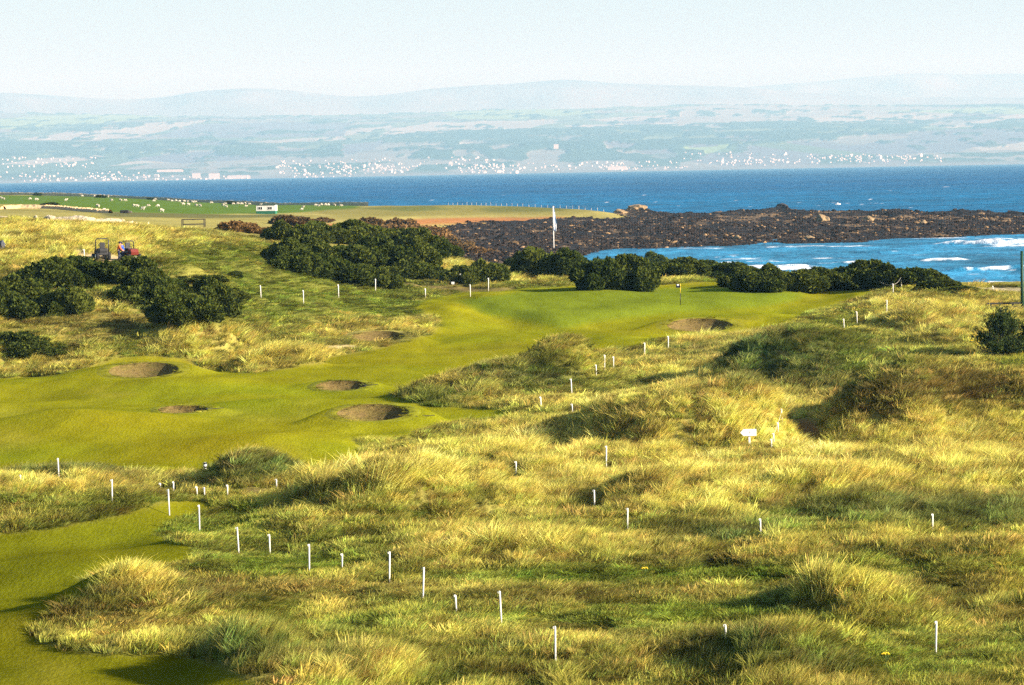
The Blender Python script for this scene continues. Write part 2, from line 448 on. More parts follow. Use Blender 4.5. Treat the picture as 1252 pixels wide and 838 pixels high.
# ------------------------------------------------------------------ what grows where, with some mound shading put into the grass colours
C = {'straw': (0.65, 0.545, 0.135), 'olive': (0.225, 0.222, 0.036), 'dark': (0.062, 0.105, 0.036), 'brown': (0.17, 0.12, 0.04), 'lush': (0.135, 0.185, 0.024), 'bush': (0.05, 0.06, 0.018)}
HGT = {'straw': 0.56, 'olive': 0.30, 'dark': 0.40, 'brown': 0.32, 'lush': 0.16, 'bush': 0.3}
BLOBS = [
    (825, 512, 145, 40, 'straw', 3), (890, 490, 85, 12, 'straw', 2.0), (900, 560, 160, 35, 'straw', 1.6), (700, 545, 120, 18, 'straw', 1.6), (470, 590, 90, 22, 'straw', 1.3), (640, 668, 110, 16, 'straw', 1.3),
    (1150, 555, 150, 45, 'straw', 1.3), (1025, 725, 50, 18, 'straw', 1.4), (150, 712, 45, 14, 'straw', 1.2), (60, 595, 120, 10, 'straw', 1), (80, 292, 130, 24, 'straw', 2), (240, 290, 50, 8, 'straw', .8),
    (430, 400, 90, 12, 'straw', 1), (560, 470, 60, 12, 'straw', .8), (1150, 378, 110, 14, 'straw', 1.1), (890, 414, 60, 8, 'straw', 1.2), (850, 448, 60, 8, 'straw', 1),
    (265, 412, 50, 14, 'straw', 1.4), (360, 437, 60, 9, 'straw', 1.3), (130, 372, 40, 16, 'straw', 1.3), (90, 445, 160, 8, 'straw', 1), (560, 320, 60, 15, 'straw', 1), (1150, 405, 60, 10, 'straw', 1.2), (820, 600, 130, 30, 'straw', 1.2), (620, 560, 150, 12, 'straw', 1),
    (820, 345, 40, 12, 'straw', .7), (640, 338, 40, 8, 'straw', .8), (650, 600, 120, 20, 'straw', .8), (330, 820, 60, 20, 'straw', .6), (450, 815, 70, 18, 'straw', .8), (900, 670, 260, 10, 'straw', .6),
    (1130, 625, 160, 16, 'dark', 2.2), (900, 648, 70, 10, 'dark', 1.2), (310, 577, 58, 12, 'dark', 1.8), (90, 577, 130, 6, 'dark', 1.6), (975, 446, 110, 32, 'dark', 2.6), (1050, 440, 40, 24, 'olive', 1.2), (640, 462, 75, 22, 'dark', 1.3), (700, 440, 30, 14, 'olive', 1.5), (280, 797, 55, 20, 'dark', 2.2), (380, 815, 40, 14, 'dark', 1.0), (910, 800, 60, 20, 'dark', 1.5), (1000, 815, 40, 16, 'dark', 1.2), (95, 730, 25, 14, 'dark', 1.2), (720, 525, 35, 12, 'dark', 1.0), (870, 655, 40, 10, 'dark', 1.0),  # some blobs paint shaded left and lit right sides of mounds into grass colour
    (560, 485, 60, 8, 'dark', .6), (960, 740, 40, 15, 'dark', .8), (640, 672, 30, 10, 'dark', .6), (250, 285, 80, 10, 'dark', 1.0), (245, 312, 60, 14, 'lush', 1.6),
    (1130, 478, 130, 20, 'brown', 2.2), (1060, 500, 50, 16, 'brown', 1.4), (150, 755, 130, 16, 'brown', 1.0), (400, 725, 200, 14, 'brown', .9), (620, 735, 160, 10, 'brown', .8), (740, 690, 180, 7, 'brown', .7), (230, 730, 60, 20, 'brown', .7),
    (100, 395, 90, 20, 'brown', .6), (800, 770, 140, 12, 'brown', .5), (560, 350, 60, 7, 'brown', .8),
    (680, 704, 200, 9, 'lush', 2.6), (770, 757, 180, 14, 'lush', 2.6), (290, 655, 90, 24, 'lush', 2.2), (520, 735, 90, 12, 'lush', 1.6), (1010, 700, 160, 8, 'lush', 1.8), (100, 612, 90, 10, 'lush', 1.0), (1130, 805, 160, 25, 'lush', 1.8), (1100, 690, 120, 10, 'lush', .8),
    (760, 475, 50, 14, 'lush', 1.5), (410, 350, 110, 22, 'lush', 2.6), (330, 345, 60, 30, 'lush', 1.5), (470, 375, 50, 14, 'lush', 2.0), (1000, 382, 60, 16, 'lush', 1), (330, 385, 80, 25, 'lush', 1.8), (360, 690, 120, 14, 'lush', .9), (660, 510, 70, 10, 'lush', 1.3), (860, 345, 50, 12, 'lush', 1.4), (660, 352, 70, 6, 'lush', 1.4), (120, 430, 40, 8, 'lush', .8),
]
W = {k: np.zeros((NR, NC)) for k in C}
W['olive'] += 0.38 + 0.22 * fbm(XX / 5, DD / 8, 3, 21)
W['straw'] += np.clip(0.22 + 0.55 * fbm(XX / 3.5, DD / 6, 3, 22), 0, 1)
W['dark'] += np.clip(0.02 + 0.35 * fbm(XX / 3, DD / 5, 3, 23), 0, 1)
W['brown'] += np.clip(0.06 + 0.35 * fbm(XX / 4, DD / 7, 3, 24), 0, 1)
W['lush'] += np.clip(0.08 + 0.4 * fbm(XX / 6, DD / 8, 3, 25), 0, 1)
bx = PX + 20 * fbm(XX / 4, DD / 9, 3, 31); by = PY + 6 * fbm(XX / 4, DD / 9, 3, 33)
for (cx, cy, rx, ry, k, w) in BLOBS:
    W[k] += w * np.exp(-(((bx - cx) / rx) ** 2 + ((by - cy) / ry) ** 2) ** 1.3)
Wt = sum(W.values())
colr = sum(W[k][..., None] * np.array(C[k]) for k in C) / Wt[..., None]
hgt = sum(W[k] * HGT[k] for k in C) / Wt
for (cx, cy, rx, ry, am) in [(300, 785, 85, 22, .6), (940, 805, 110, 28, .6), (1030, 722, 50, 20, .5), (130, 718, 55, 22, .1), (470, 820, 90, 20, .5), (630, 668, 60, 12, .6), (400, 600, 60, 16, .8), (250, 412, 60, 14, .8), (350, 438, 50, 9, .7),
                             (730, 520, 50, 18, .3), (690, 440, 60, 16, .4), (880, 500, 110, 30, -.05), (640, 535, 70, 10, .5), (500, 590, 60, 15, .6), (560, 480, 60, 10, .5), (100, 712, 30, 20, .5), (1110, 385, 80, 12, .5), (960, 420, 80, 14, .3)]:
    hgt = hgt * (1 + am * 1.0 * np.exp(-(((bx - cx) / rx) ** 2 + ((by - cy) / ry) ** 2) ** 1.5))

for (cx, cy, rx, ry, am) in [(620, 720, 260, 22, .45), (330, 680, 140, 25, .4), (700, 770, 160, 25, .45), (1120, 700, 160, 18, .4), (1130, 800, 130, 30, .4), (200, 765, 130, 20, .4), (380, 735, 120, 18, .4), (330, 330, 120, 30, .5), (420, 380, 110, 14, .45), (100, 400, 100, 20, .4), (1020, 380, 50, 16, .5), (720, 480, 60, 14, .5), (900, 690, 120, 10, .4)]:
    hgt = hgt * (1 - am * np.exp(-(((bx - cx) / rx) ** 2 + ((by - cy) / ry) ** 2) ** 1.5))
# ground sheet colour
G_fair = np.array((0.180, 0.178, 0.007)); G_fair2 = np.array((0.112, 0.118, 0.005)); G_green = np.array((0.135, 0.170, 0.012))
fairc = G_fair * np.ones((NR, NC, 1))
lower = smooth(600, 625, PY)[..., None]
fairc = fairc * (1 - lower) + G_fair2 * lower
n1 = fbm(XX / 9, DD / 20, 4, 41)[..., None]; n2 = fbm(XX / 2, DD / 4, 3, 42)[..., None]
fairc = fairc * (1 + 0.16 * n1 + 0.10 * n2)
stripe = np.tanh(6 * np.sin((XX * .92 - DD * .38 + 2 * vnoise(XX / 20, DD / 20, 3)) * 2 * np.pi / 5.2))[..., None]
fairc = fairc * (1 + 0.035 * stripe)
dry = smooth(.15, .7, fbm(XX / 5, DD / 12, 4, 46))[..., None]
fairc = fairc * (1 - .30 * dry) + np.array((0.27, 0.225, 0.03)) * .30 * dry
fairc[..., 0] *= 1 + 0.18 * fbm(XX / 14, DD / 14, 3, 44)
green_poly = [(560, 367), (640, 357), (760, 355), (830, 352), (900, 352), (985, 357), (975, 368), (930, 376), (830, 382), (740, 392), (690, 402), (640, 392), (590, 384)]
gm = gauss1(gauss1(inpoly(PX, PY, green_poly).astype(float), 1.2, 0), 2, 1)[..., None]
fairc = fairc * (1 - gm) + G_green * (1 + 0.06 * n1) * gm
# ground beneath the rough: grass colour darkened and mixed with earth brown
under = colr * 0.55 + np.array((0.05, 0.04, 0.01)) * 0.45
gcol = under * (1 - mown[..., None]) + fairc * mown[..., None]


def paint(poly, col, soft=1.5, amt=1.0, jit=1.0):
    global gcol
    m = gauss1(gauss1(inpoly(PX + jx * jit * .4, PY + jy * jit * .4, poly).astype(float), soft * .6, 0), soft, 1)[..., None] * amt
    gcol = gcol * (1 - m) + np.array(col) * m
    return m[..., 0]


far = smooth(340, 400, DD)[..., None]
gcol = gcol * (1 - far) + np.array((0.27, 0.24, 0.075)) * (1 + 0.35 * fbm(XX / 14, DD / 40, 4, 51)[..., None]) * far
bare = np.zeros((NR, NC))
farland = DD > 420
def paint_far(poly, col, soft=1.5, amt=1.0):
    global gcol
    m = gauss1(gauss1((inpoly(PX, PY, poly) & farland).astype(float), soft * .6, 0), soft, 1)[..., None] * amt
    gcol = gcol * (1 - m) + np.array(col) * (1 + 0.15 * fbm(XX / 10, DD / 25, 3, 52)[..., None]) * m
paint_far([(-300, 239), (0, 239), (150, 240.5), (300, 248), (440, 250.5), (440, 256), (345, 261), (230, 262.5), (130, 259), (60, 250), (-300, 249)], (0.085, 0.145, 0.022))
paint_far([(120, 259), (300, 263), (350, 262), (360, 266), (250, 267), (130, 265)], (0.12, 0.12, 0.045))
paint_far([(520, 267.5), (560, 266.5), (640, 266), (690, 265.5), (700, 268), (640, 271.5), (560, 274), (500, 276), (430, 280), (330, 285), (300, 285), (335, 277), (440, 272)], (0.33, 0.15, 0.055))
paint_far([(380, 258), (520, 249), (640, 245), (740, 249), (745, 256), (700, 263), (600, 263), (520, 264), (420, 267)], (0.19, 0.175, 0.05), amt=.75)
paint_far([(440, 255), (520, 252), (560, 256), (500, 259)], (0.10, 0.12, 0.035), amt=.8)
paint_far([(580, 255), (660, 250), (720, 253), (680, 259), (600, 260)], (0.11, 0.12, 0.035), amt=.8)
bare = np.maximum(bare, paint([(165, 318), (185, 323), (203, 334), (196, 340), (178, 338)], (0.52, 0.37, 0.18), 1.2))
bare = np.maximum(bare, paint([(92, 306), (118, 309), (160, 316), (175, 322), (160, 322), (118, 318), (96, 315)], (0.48, 0.36, 0.2), 1.2))
bare = np.maximum(bare, paint([(478, 344), (540, 350), (600, 352), (640, 350), (620, 355), (570, 357), (520, 354), (482, 347)], (0.15, 0.11, 0.045), 1.5, .9))
bare = np.maximum(bare, paint([(288, 597), (318, 598), (342, 600), (330, 605), (298, 605)], (0.10, 0.07, 0.03), 1.5))
bare = np.maximum(bare, paint([(970, 512), (1003, 512), (1008, 530), (996, 542), (972, 540)], (0.25, 0.13, 0.045), 1.5))
bare = np.maximum(bare, paint([(392, 424), (420, 421), (440, 424), (424, 427), (396, 427)], (0.45, 0.36, 0.16), 1.0))
bare = np.maximum(bare, paint([(1180, 352), (1260, 350), (1500, 350), (1500, 362), (1260, 362), (1215, 360)], (0.30, 0.25, 0.16), 1.5))
# turf collar of the bunkers, earth under the cliff-foot and shore
shore = smooth(-2.2, -3.6, Z)[..., None]
gcol = gcol * (1 - shore) + np.array((0.20, 0.15, 0.09)) * shore
# rock platform ground left of the sea, seen through to the reef
hole = np.zeros((NR, NC), bool)
for (xc, yc, a, b, zf, zb, lab) in BK:
    hole |= (((XX - xc) / (a * 1.0)) ** 2 + ((DD - yc) / (b * 1.0)) ** 2) < 1
keep = ~(hole[:-1, :-1] | hole[1:, :-1] | hole[:-1, 1:] | hole[1:, 1:])
keep &= ~((Z[:-1, :-1] < -5.2) & (Z[1:, 1:] < -5.2) & (DD[:-1, :-1] > 520))
V = np.stack([XX, DD, Z], -1).reshape(-1, 3)

M_ground = attr_mat('ground_turf', 0.36, (7.0, 0.6), 0.05, stretch=(1, 0.35, 1), spec=0.0, rough=1.0)
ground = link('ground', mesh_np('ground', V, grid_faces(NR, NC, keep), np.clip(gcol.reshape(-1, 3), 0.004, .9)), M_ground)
tag(ground, kind='structure')

# ------------------------------------------------------------------ bunkers
M_bface = attr_mat('bunker_face', 0.75, (3.5, 12.0), 0.09, stretch=(1, 1, 3.0))
M_bsand = plain('bunker_sand', (0.21, 0.155, 0.065), 0.95, 0.12, 3)
M_blip = attr_mat('bunker_lip_turf', 0.3, (3.0, 0.6), 0.03)
for bi, (xc, yc, a, b, zf, zb, lab) in enumerate(BK):
    root = empty('sand_bunker', (xc, yc, zf)); tag(root, lab, 'bunker', 'sand bunkers')
    n = 72; th = np.arange(n) * 2 * np.pi / n
    wob = 1 + 0.035 * vnoise(np.cos(th) * 2 + bi, np.sin(th) * 2, 3)
    def rim(k):
        x = np.cos(th) * a * k * wob; y = np.sin(th) * b * k * wob
        v = np.clip(y / b, -1, 1.15)
        return x, y, (zb - zf) * (v + 1) / 2
    def ringmesh(rings):
        vs = np.concatenate([np.stack(r, -1) for r in rings])
        f = []
        for k in range(len(rings) - 1):
            i = np.arange(n); j = (i + 1) % n
            f.append(np.stack([k * n + i, k * n + j, (k + 1) * n + j, (k + 1) * n + i], -1))
        return vs, np.concatenate(f)
    nz = 0.03 * vnoise(np.cos(th) * 6, np.sin(th) * 6 + bi, 4)
    rs = []
    for k, dz in ((1.42, -0.05), (1.30, 0.012), (1.12, 0.02), (1.04, 0.03), (1.0, 0.03), (0.975, 0.0)):
        x, y, z = rim(k)
        if k > 1.1: z = zat(xc + x, yc + y) - zf
        rs.append((x, y, z + dz + (nz if 1 < k < 1.2 else 0)))
    vs, f = ringmesh(rs)
    wx = vs[:, 0] + xc; wy = vs[:, 1] + yc
    lc = gcol[np.clip(np.rint(np.interp(np.log(wy), LD, np.arange(NR))), 0, NR - 1).astype(int), np.clip(np.rint((wx / wy - U[0]) / (U[1] - U[0])), 0, NC - 1).astype(int)] * (0.92 + 0.2 * fbm(wx / .6, wy / .6, 3, 61)[:, None])
    link('turf_lip', mesh_np('turf_lip', vs, f, lc), M_blip, root)
    fl = -0.14 if bi in (4, 5) else -0.25
    rs = []
    for k, t in ((0.98, 1.0), (0.95, 0.86), (0.91, 0.70), (0.86, 0.54), (0.79, 0.38), (0.70, 0.22), (0.58, 0.08), (0.46, 0.0), (0.36, -.2)):
        x, y, z = rim(k)
        zz = fl + (z - fl) * max(t, 0) - 0.02 + 0.035 * vnoise(np.cos(th) * 9 + t * 9, np.sin(th) * 9, 5)
        if t == 1: zz = z + 0.03
        if t < 0: zz = np.full(n, fl - 0.06)
        rs.append((x, y, zz))
    vs, f = ringmesh(rs)
    t = np.repeat(np.linspace(1, 0, len(rs)), n)
    base = np.array((0.155, 0.108, 0.038)); grassy = np.array((0.135, 0.12, 0.025))
    mixk = np.clip(0.35 + 0.7 * fbm(vs[:, 0] / .5, vs[:, 2] / .15 + vs[:, 1], 3, 62), 0, 1)[:, None] * (0.9 if bi in (3, 0) else 0.5)
    link('face', mesh_np('face', vs, f, base * (1 - mixk) + grassy * mixk), M_bface, root)
    x, y, z = rim(0.47)
    vs = [(0, 0, fl - 0.03)]
    for k in (0.5, 0.93):
        vs += [(px_ * k, py_ * k, fl + 0.02 * k) for px_, py_ in zip(x, y)]
    bm = bmesh.new(); bv = [bm.verts.new(p) for p in vs]
    for i in range(n):
        j = (i + 1) % n
        bm.faces.new((bv[0], bv[1 + i], bv[1 + j])); bm.faces.new((bv[1 + i], bv[1 + n + i], bv[1 + n + j], bv[1 + j]))
    me = bpy.data.meshes.new('sand_floor'); bm.to_mesh(me); bm.free()
    link('sand_floor', me, M_bsand, root)

# ------------------------------------------------------------------ scatter by geometry nodes (grass and boulders only)
def scatter(name, pts, rot, scl, idx, cols, temps):
    me = bpy.data.meshes.new(name)
    me.vertices.add(len(pts)); me.vertices.foreach_set('co', np.ascontiguousarray(pts, np.float32).ravel())
    for nme, typ, arr, prop in (('rot', 'FLOAT_VECTOR', rot, 'vector'), ('scl', 'FLOAT_VECTOR', scl, 'vector'), ('pick', 'INT', idx, 'value')):
        a = me.attributes.new(nme, typ, 'POINT')
        a.data.foreach_set(prop, np.ascontiguousarray(arr, np.int32 if typ == 'INT' else np.float32).ravel())
    a = me.attributes.new('tcol', 'FLOAT_COLOR', 'POINT')
    c = np.ones((len(pts), 4), np.float32); c[:, :3] = cols
    a.data.foreach_set('color', c.ravel())
    coll = bpy.data.collections.new(name + '_kinds')
    for t in temps: coll.objects.link(t)
    ng = bpy.data.node_groups.new(name + '_scatter', 'GeometryNodeTree')
    ng.interface.new_socket('Geometry', in_out='INPUT', socket_type='NodeSocketGeometry')
    ng.interface.new_socket('Geometry', in_out='OUTPUT', socket_type='NodeSocketGeometry')
    N = ng.nodes.new; L = ng.links.new
    gi = N('NodeGroupInput'); go = N('NodeGroupOutput'); ip = N('GeometryNodeInstanceOnPoints'); ci = N('GeometryNodeCollectionInfo')
    ci.inputs['Collection'].default_value = coll; ci.inputs['Separate Children'].default_value = True; ci.inputs['Reset Children'].default_value = True
    ip.inputs['Pick Instance'].default_value = True
    def na(nme, typ):
        n = N('GeometryNodeInputNamedAttribute'); n.data_type = typ; n.inputs['Name'].default_value = nme
        return n.outputs['Attribute']
    er = N('FunctionNodeEulerToRotation')
    L(na('rot', 'FLOAT_VECTOR'), er.inputs[0]); L(er.outputs[0], ip.inputs['Rotation'])
    L(na('scl', 'FLOAT_VECTOR'), ip.inputs['Scale']); L(na('pick', 'INT'), ip.inputs['Instance Index'])
    L(gi.outputs[0], ip.inputs['Points']); L(ci.outputs[0], ip.inputs['Instance']); L(ip.outputs[0], go.inputs[0])
    o = bpy.data.objects.new(name, me); COL.objects.link(o)
    md = o.modifiers.new('scatter', 'NODES'); md.node_group = ng
    return o


def tuft_mesh(name, n, spread, h, w, lean, bend, rs):
    """a tussock of tapering blades bowed by the wind towards +x; unit scale"""
    vs, fs, tt = [], [], []
    for i in range(n):
        ang = rs.random() * 6.283; rad = spread * math.sqrt(rs.random())
        bx_, by_ = rad * math.cos(ang), rad * math.sin(ang)
        hh = h * (0.5 + 0.6 * rs.random()); ww = w * (0.7 + 0.6 * rs.random())
        da = rs.normal(0, 0.55); le = lean * (0.5 + rs.random()); be = bend * (0.4 + 1.2 * rs.random())
        out = 0.35 * rad / spread
        dx = math.cos(da) * le + math.cos(ang) * out; dy = math.sin(da) * le + math.sin(ang) * out
        fa = rs.random() * 3.14
        fx, fy = math.cos(fa) * ww / 2, math.sin(fa) * ww / 2
        b0 = len(vs)
        for k, t in enumerate((0, .4, .75, 1)):
            z = hh * (t - 0.22 * be * t * t)
            x = bx_ + hh * (dx * t + be * 0.55 * t * t * math.cos(da)); y = by_ + hh * (dy * t + be * 0.55 * t * t * math.sin(da))
            wk = (1, .9, .6, 0.08)[k]
            vs += [(x - fx * wk, y - fy * wk, z - (0.04 if k == 0 else 0)), (x + fx * wk, y + fy * wk, z - (0.04 if k == 0 else 0))]; tt += [t, t]
            if k: fs.append((b0 + 2 * k - 2, b0 + 2 * k - 1, b0 + 2 * k + 1, b0 + 2 * k))
    return mesh_np(name, np.array(vs), np.array(fs), attrs={'blade': np.array(tt)}, smoothed=False)


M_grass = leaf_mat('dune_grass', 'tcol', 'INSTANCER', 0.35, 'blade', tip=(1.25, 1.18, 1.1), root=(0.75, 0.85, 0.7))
tr = np.random.default_rng(77)
temps = []
for i in range(6):
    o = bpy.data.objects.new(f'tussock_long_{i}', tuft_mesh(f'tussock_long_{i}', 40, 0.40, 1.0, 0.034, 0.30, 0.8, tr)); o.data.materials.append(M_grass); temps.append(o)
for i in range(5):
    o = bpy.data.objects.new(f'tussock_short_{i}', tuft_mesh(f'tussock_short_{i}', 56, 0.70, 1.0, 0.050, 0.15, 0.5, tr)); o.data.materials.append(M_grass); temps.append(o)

STAKES = [  # photo x, y of tip, y of foot, label
    (25, 581, 590, 'very short white stake nearest the left edge on the grassy bank'),
    (72, 560, 587, 'tall white stake on the left grassy bank with fairway behind it'),
    (137, 586, 614, 'white stake on the front of the left grassy bank, right of the tall one'),
    (196, 591, 600, 'stubby white stake at the right end of the left grassy bank'),
    (207, 598, 630, 'tall white stake by the narrow neck of the lower fairway'),
    (212, 589, 604, 'short white stake just behind the tall one at the fairway neck'),
    (241, 595, 608, 'left one of two short white stakes side by side near the bare brown hollow'),
    (250, 596, 609, 'right one of two short white stakes side by side near the bare brown hollow'),
    (278, 593, 607, 'white stake at the left end of the bare brown hollow'),
    (338, 586, 599, 'white stake at the right end of the bare brown hollow by pale plants'),
    (244, 617, 651, 'tall white stake on short rough just right of the lower fairway tip'),
    (292, 644, 679, 'tall white stake right of the lower fairway edge, left of the two shorter ones'),
    (330, 653, 679, 'middling white stake between two taller ones right of the lower fairway'),
    (378, 665, 700, 'tall white stake on rough beside a shorter stake to its right'),
    (418, 677, 697, 'short white stake between two tall stakes on the lower rough'),
    (476, 674, 715, 'tall white stake at the left foot of the straw coloured dune'),
    (517, 693, 733, 'tall white stake on brown green rough, next right of the tall dune foot one'),
    (558, 727, 752, 'short white stake on the lower rough left of a tall leaning one'),
    (613, 722, 764, 'tall slightly leaning white stake on the lower rough in mid picture'),
    (679, 765, 809, 'tallest and nearest white stake, alone near the bottom of the picture'),
    (888, 763, 793, 'white stake behind the dark tussock ridge at bottom right'),
    (1144, 759, 800, 'white stake alone on green rough in the bottom right corner'),
    (631, 564, 585, 'white stake standing on the straw dune left of the taller one above it'),
    (741, 545, 574, 'white stake below the pale marram dune, left of the arrow sign'),
    (727, 599, 622, 'white stake in long straw grass mid picture, upper one of a close pair'),
    (767, 621, 648, 'white stake in long straw grass mid picture, lower one of a close pair'),
    (930, 634, 656, 'white stake at the left end of the dark green strip of rough'),
    (1140, 628, 656, 'white stake in the middle of the dark green strip of rough'),
    (662, 485, 505, 'white stake on the lush rough at the foot of the tussocky mound'),
    (699, 463, 483, 'white stake close against the right foot of the tussocky mound'),
    (700, 494, 506, 'short white stake half sunk at the top of the pale marram dune'),
    (729, 446, 461, 'white stake just right of the tussocky mound, below the close pair'),
    (739, 434, 452, 'left stake of the close white pair right of the tussocky mound'),
    (750, 436, 452, 'right stake of the close white pair right of the tussocky mound'),
    (788, 419, 437, 'white stake on the fairway edge below the round green mound'),
    (817, 411, 428, 'white stake on the fairway edge just below the bunker by the green'),
    (319, 349, 364, 'leftmost white stake at the edge of the mown approach, below the gorse slope'),
    (371, 355, 372, 'white stake nearest the camera of those below the gorse thicket'),
    (414, 348, 364, 'white stake against the front of the big gorse thicket, left of the bush gap'),
    (459, 341, 357, 'white stake close against a rounded gorse bush at the thicket front'),
    (520, 353, 364, 'short white stake at the brown track below the gorse thicket'),
    (563, 335, 348, 'white stake among the small bushes beside the white box'),
    (575, 348, 363, 'white stake at the right end of the brown track'),
    (597, 340, 356, 'tall white stake right of the brown track, in front of small gorse bushes'),
    (103, 305, 316, 'white stake on the sandy path left of the mowers'),
    (183, 321, 334, 'white stake on the sandy path right of the mowers'),
    (1072, 341, 356, 'white stake on the green knoll before the hedge, leftmost of three'),
    (1092, 347, 360, 'white stake on the front of the green knoll, lowest of three'),
    (1102, 338, 352, 'white stake on the crest of the green knoll, rightmost of three'),
    (1084, 367, 383, 'white stake below the green knoll beside a small tussocky hump'),
    (1048, 381, 397, 'white stake on the mown slope right of the green'),
    (1032, 390, 403, 'white stake just above the top of the dark grassy mound'),
    (956, 500, 515, 'topmost white stake on the edge of the sandy pit beside the arrow sign'),
    (951, 517, 529, 'second white stake down the edge of the sandy pit'),
    (946, 530, 542, 'white stake third down the edge of the sandy pit'),
    (943, 537, 550, 'lowest white stake on the edge of the sandy pit, right of the arrow sign'),
    (1214, 350, 357, 'tiny white stake on the stony bank by the breaking waves'),
]
SIGN = (916, 524, 545)

def scatter_grass(n, dmin, dmax):
    # sample evenly over the ground area seen
    d = np.sqrt(rng.random(n) * (dmax ** 2 - dmin ** 2) + dmin ** 2)
    u = rng.uniform(-0.235, 0.235, n)
    return u * d, d


def look(A, x, y):
    j = np.clip(np.rint((x / y - U[0]) / (U[1] - U[0])), 0, NC - 1).astype(int)
    i = np.clip(np.rint(np.interp(np.log(y), LD, np.arange(NR))), 0, NR - 1).astype(int)
    return A[i, j]


allx, ally = [], []
for (n, a, b) in ((52000, 72, 110), (90000, 110, 160), (95000, 160, 225), (100000, 225, 345)):
    x, y = scatter_grass(n, a, b); allx.append(x); ally.append(y)
gx = np.concatenate(allx); gy = np.concatenate(ally); gz = zat(gx, gy)
gm_ = look(mown, gx, gy); gb = look(bare, gx, gy); gh = look(hgt, gx, gy); gc = look(colr, gx, gy)
gp, gq = project(gx, gy, gz)
ok = (gm_ < 0.35) & (gb < 0.4) & (gz > -1.5)
for (xc, yc, a, b, zf, zb, lab) in BK:
    ok &= (((gx - xc) / (a * 1.22)) ** 2 + ((gy - yc) / (b * 1.22)) ** 2) > 1
clump = 0.5 + 0.5 * fbm(gx / 1.3, gy / 1.3, 2, 71)
ok &= rng.random(len(gx)) < (0.45 + 0.9 * clump)
# ragged turf fringe round the bunker rims
ex, ey, ec = [], [], []
for (xc, yc, a, b, zf, zb, lab) in BK:
    n_ = 24; t_ = rng.random(n_) * 6.283; r_ = rng.uniform(1.0, 1.07, n_)
    ex.append(xc + np.cos(t_) * a * r_); ey.append(yc + np.sin(t_) * b * r_)
ex = np.concatenate(ex); ey = np.concatenate(ey); ez = zat(ex, ey); ep, eq = project(ex, ey, ez)
gx = np.concatenate([gx, ex]); gy = np.concatenate([gy, ey]); gz = np.concatenate([gz, ez]); gp = np.concatenate([gp, ep]); gq = np.concatenate([gq, eq])
gh = np.concatenate([gh, np.full(len(ex), .075)]); gm_ = np.concatenate([gm_, np.zeros(len(ex))]); ok = np.concatenate([ok, np.ones(len(ex), bool)]); clump = np.concatenate([clump, rng.random(len(ex))])
gc = np.concatenate([gc, np.array((0.24, 0.23, 0.03)) * rng.uniform(.7, 1.3, (len(ex), 1))])
near_stake = np.zeros(len(gx), bool)
for (sx, y0, y1, lab) in STAKES + [(SIGN[0], SIGN[1], SIGN[2] + 3, '')]:
    near_stake |= (np.abs(gp - sx) < 5) & (gq > y1 - 3) & (gq < y1 + 22)
gx, gy, gz, gh, gc, clump, gm_, gp, gq, near_stake = [a[ok] for a in (gx, gy, gz, gh, gc, clump, gm_, gp, gq, near_stake)]
N = len(gx)
hs = gh * (1 + .35 * fbm(gx / .9, gy / 1.8, 2, 75)) * (0.40 + 0.95 * clump) * rng.uniform(0.65, 1.35, N) * (1 - 0.5 * smooth(0.0, 0.35, gm_))
ppm = FPX / gy
for (sx, y0, y1, lab) in STAKES + [(SIGN[0] + k_, SIGN[1], SIGN[2] - 3, '') for k_ in (-9, -3, 3, 9)] + [(251, 566, 577, '')]:
    nb = (np.abs(gp - sx) < 4 + .35 * ppm) & (gq > y1 - 2) & (gq < y1 + 24)
    hs[nb] = np.minimum(hs[nb], np.maximum(0.07, (gq[nb] - y1 + 2.5) / ppm[nb]))
short = gh + rng.normal(0, .07, N) < 0.33
pick = np.where(short, rng.integers(6, 11, N), rng.integers(0, 6, N))
rot = np.zeros((N, 3)); rot[:, 2] = rng.normal(0.15, 0.65, N) + .5 * fbm(gx / 4, gy / 6, 2, 79); wild = rng.random(N) < .2; rot[:, 0] = rng.normal(0, .12, N); rot[wild, 2] = rng.uniform(0, 6.28, wild.sum())
fatter = np.interp(gy, [80, 150, 300], [0.85, 1.1, 1.7])
sx_ = np.where(short, np.interp(hs, [0.1, 0.5], [0.45, 0.8]), np.clip(hs * 1.05, .3, 1.3)) * fatter * rng.uniform(.8, 1.2, N)
scl = np.stack([sx_, sx_, hs * np.where(short, 1.0, 1.15)], -1)
tint = gc * (1 + 0.42 * rng.normal(0, 1, (N, 1)).clip(-1.7, 2.0)) * (1 + 0.10 * rng.normal(0, 1, (N, 3)).clip(-2, 2))
big = fbm(gx / 2.5, gy / 4.0, 2, 73)[:, None]
shade_speckle = fbm(gx / .9, gy / 1.8, 2, 75)[:, None]
tint = tint * (1 + 0.45 * big) * (1 + 0.60 * shade_speckle)  # clump noise paints shadow speckle into the tufts: dark hollows, bright tops
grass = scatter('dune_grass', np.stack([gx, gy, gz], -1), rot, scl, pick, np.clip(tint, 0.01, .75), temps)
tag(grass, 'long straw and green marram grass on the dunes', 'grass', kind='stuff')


# ------------------------------------------------------------------ sea
def shade_rows(*segs):
    out = []
    for a, b, s in segs: out.append(np.arange(math.log(a), math.log(b), s))
    return np.exp(np.concatenate(out))


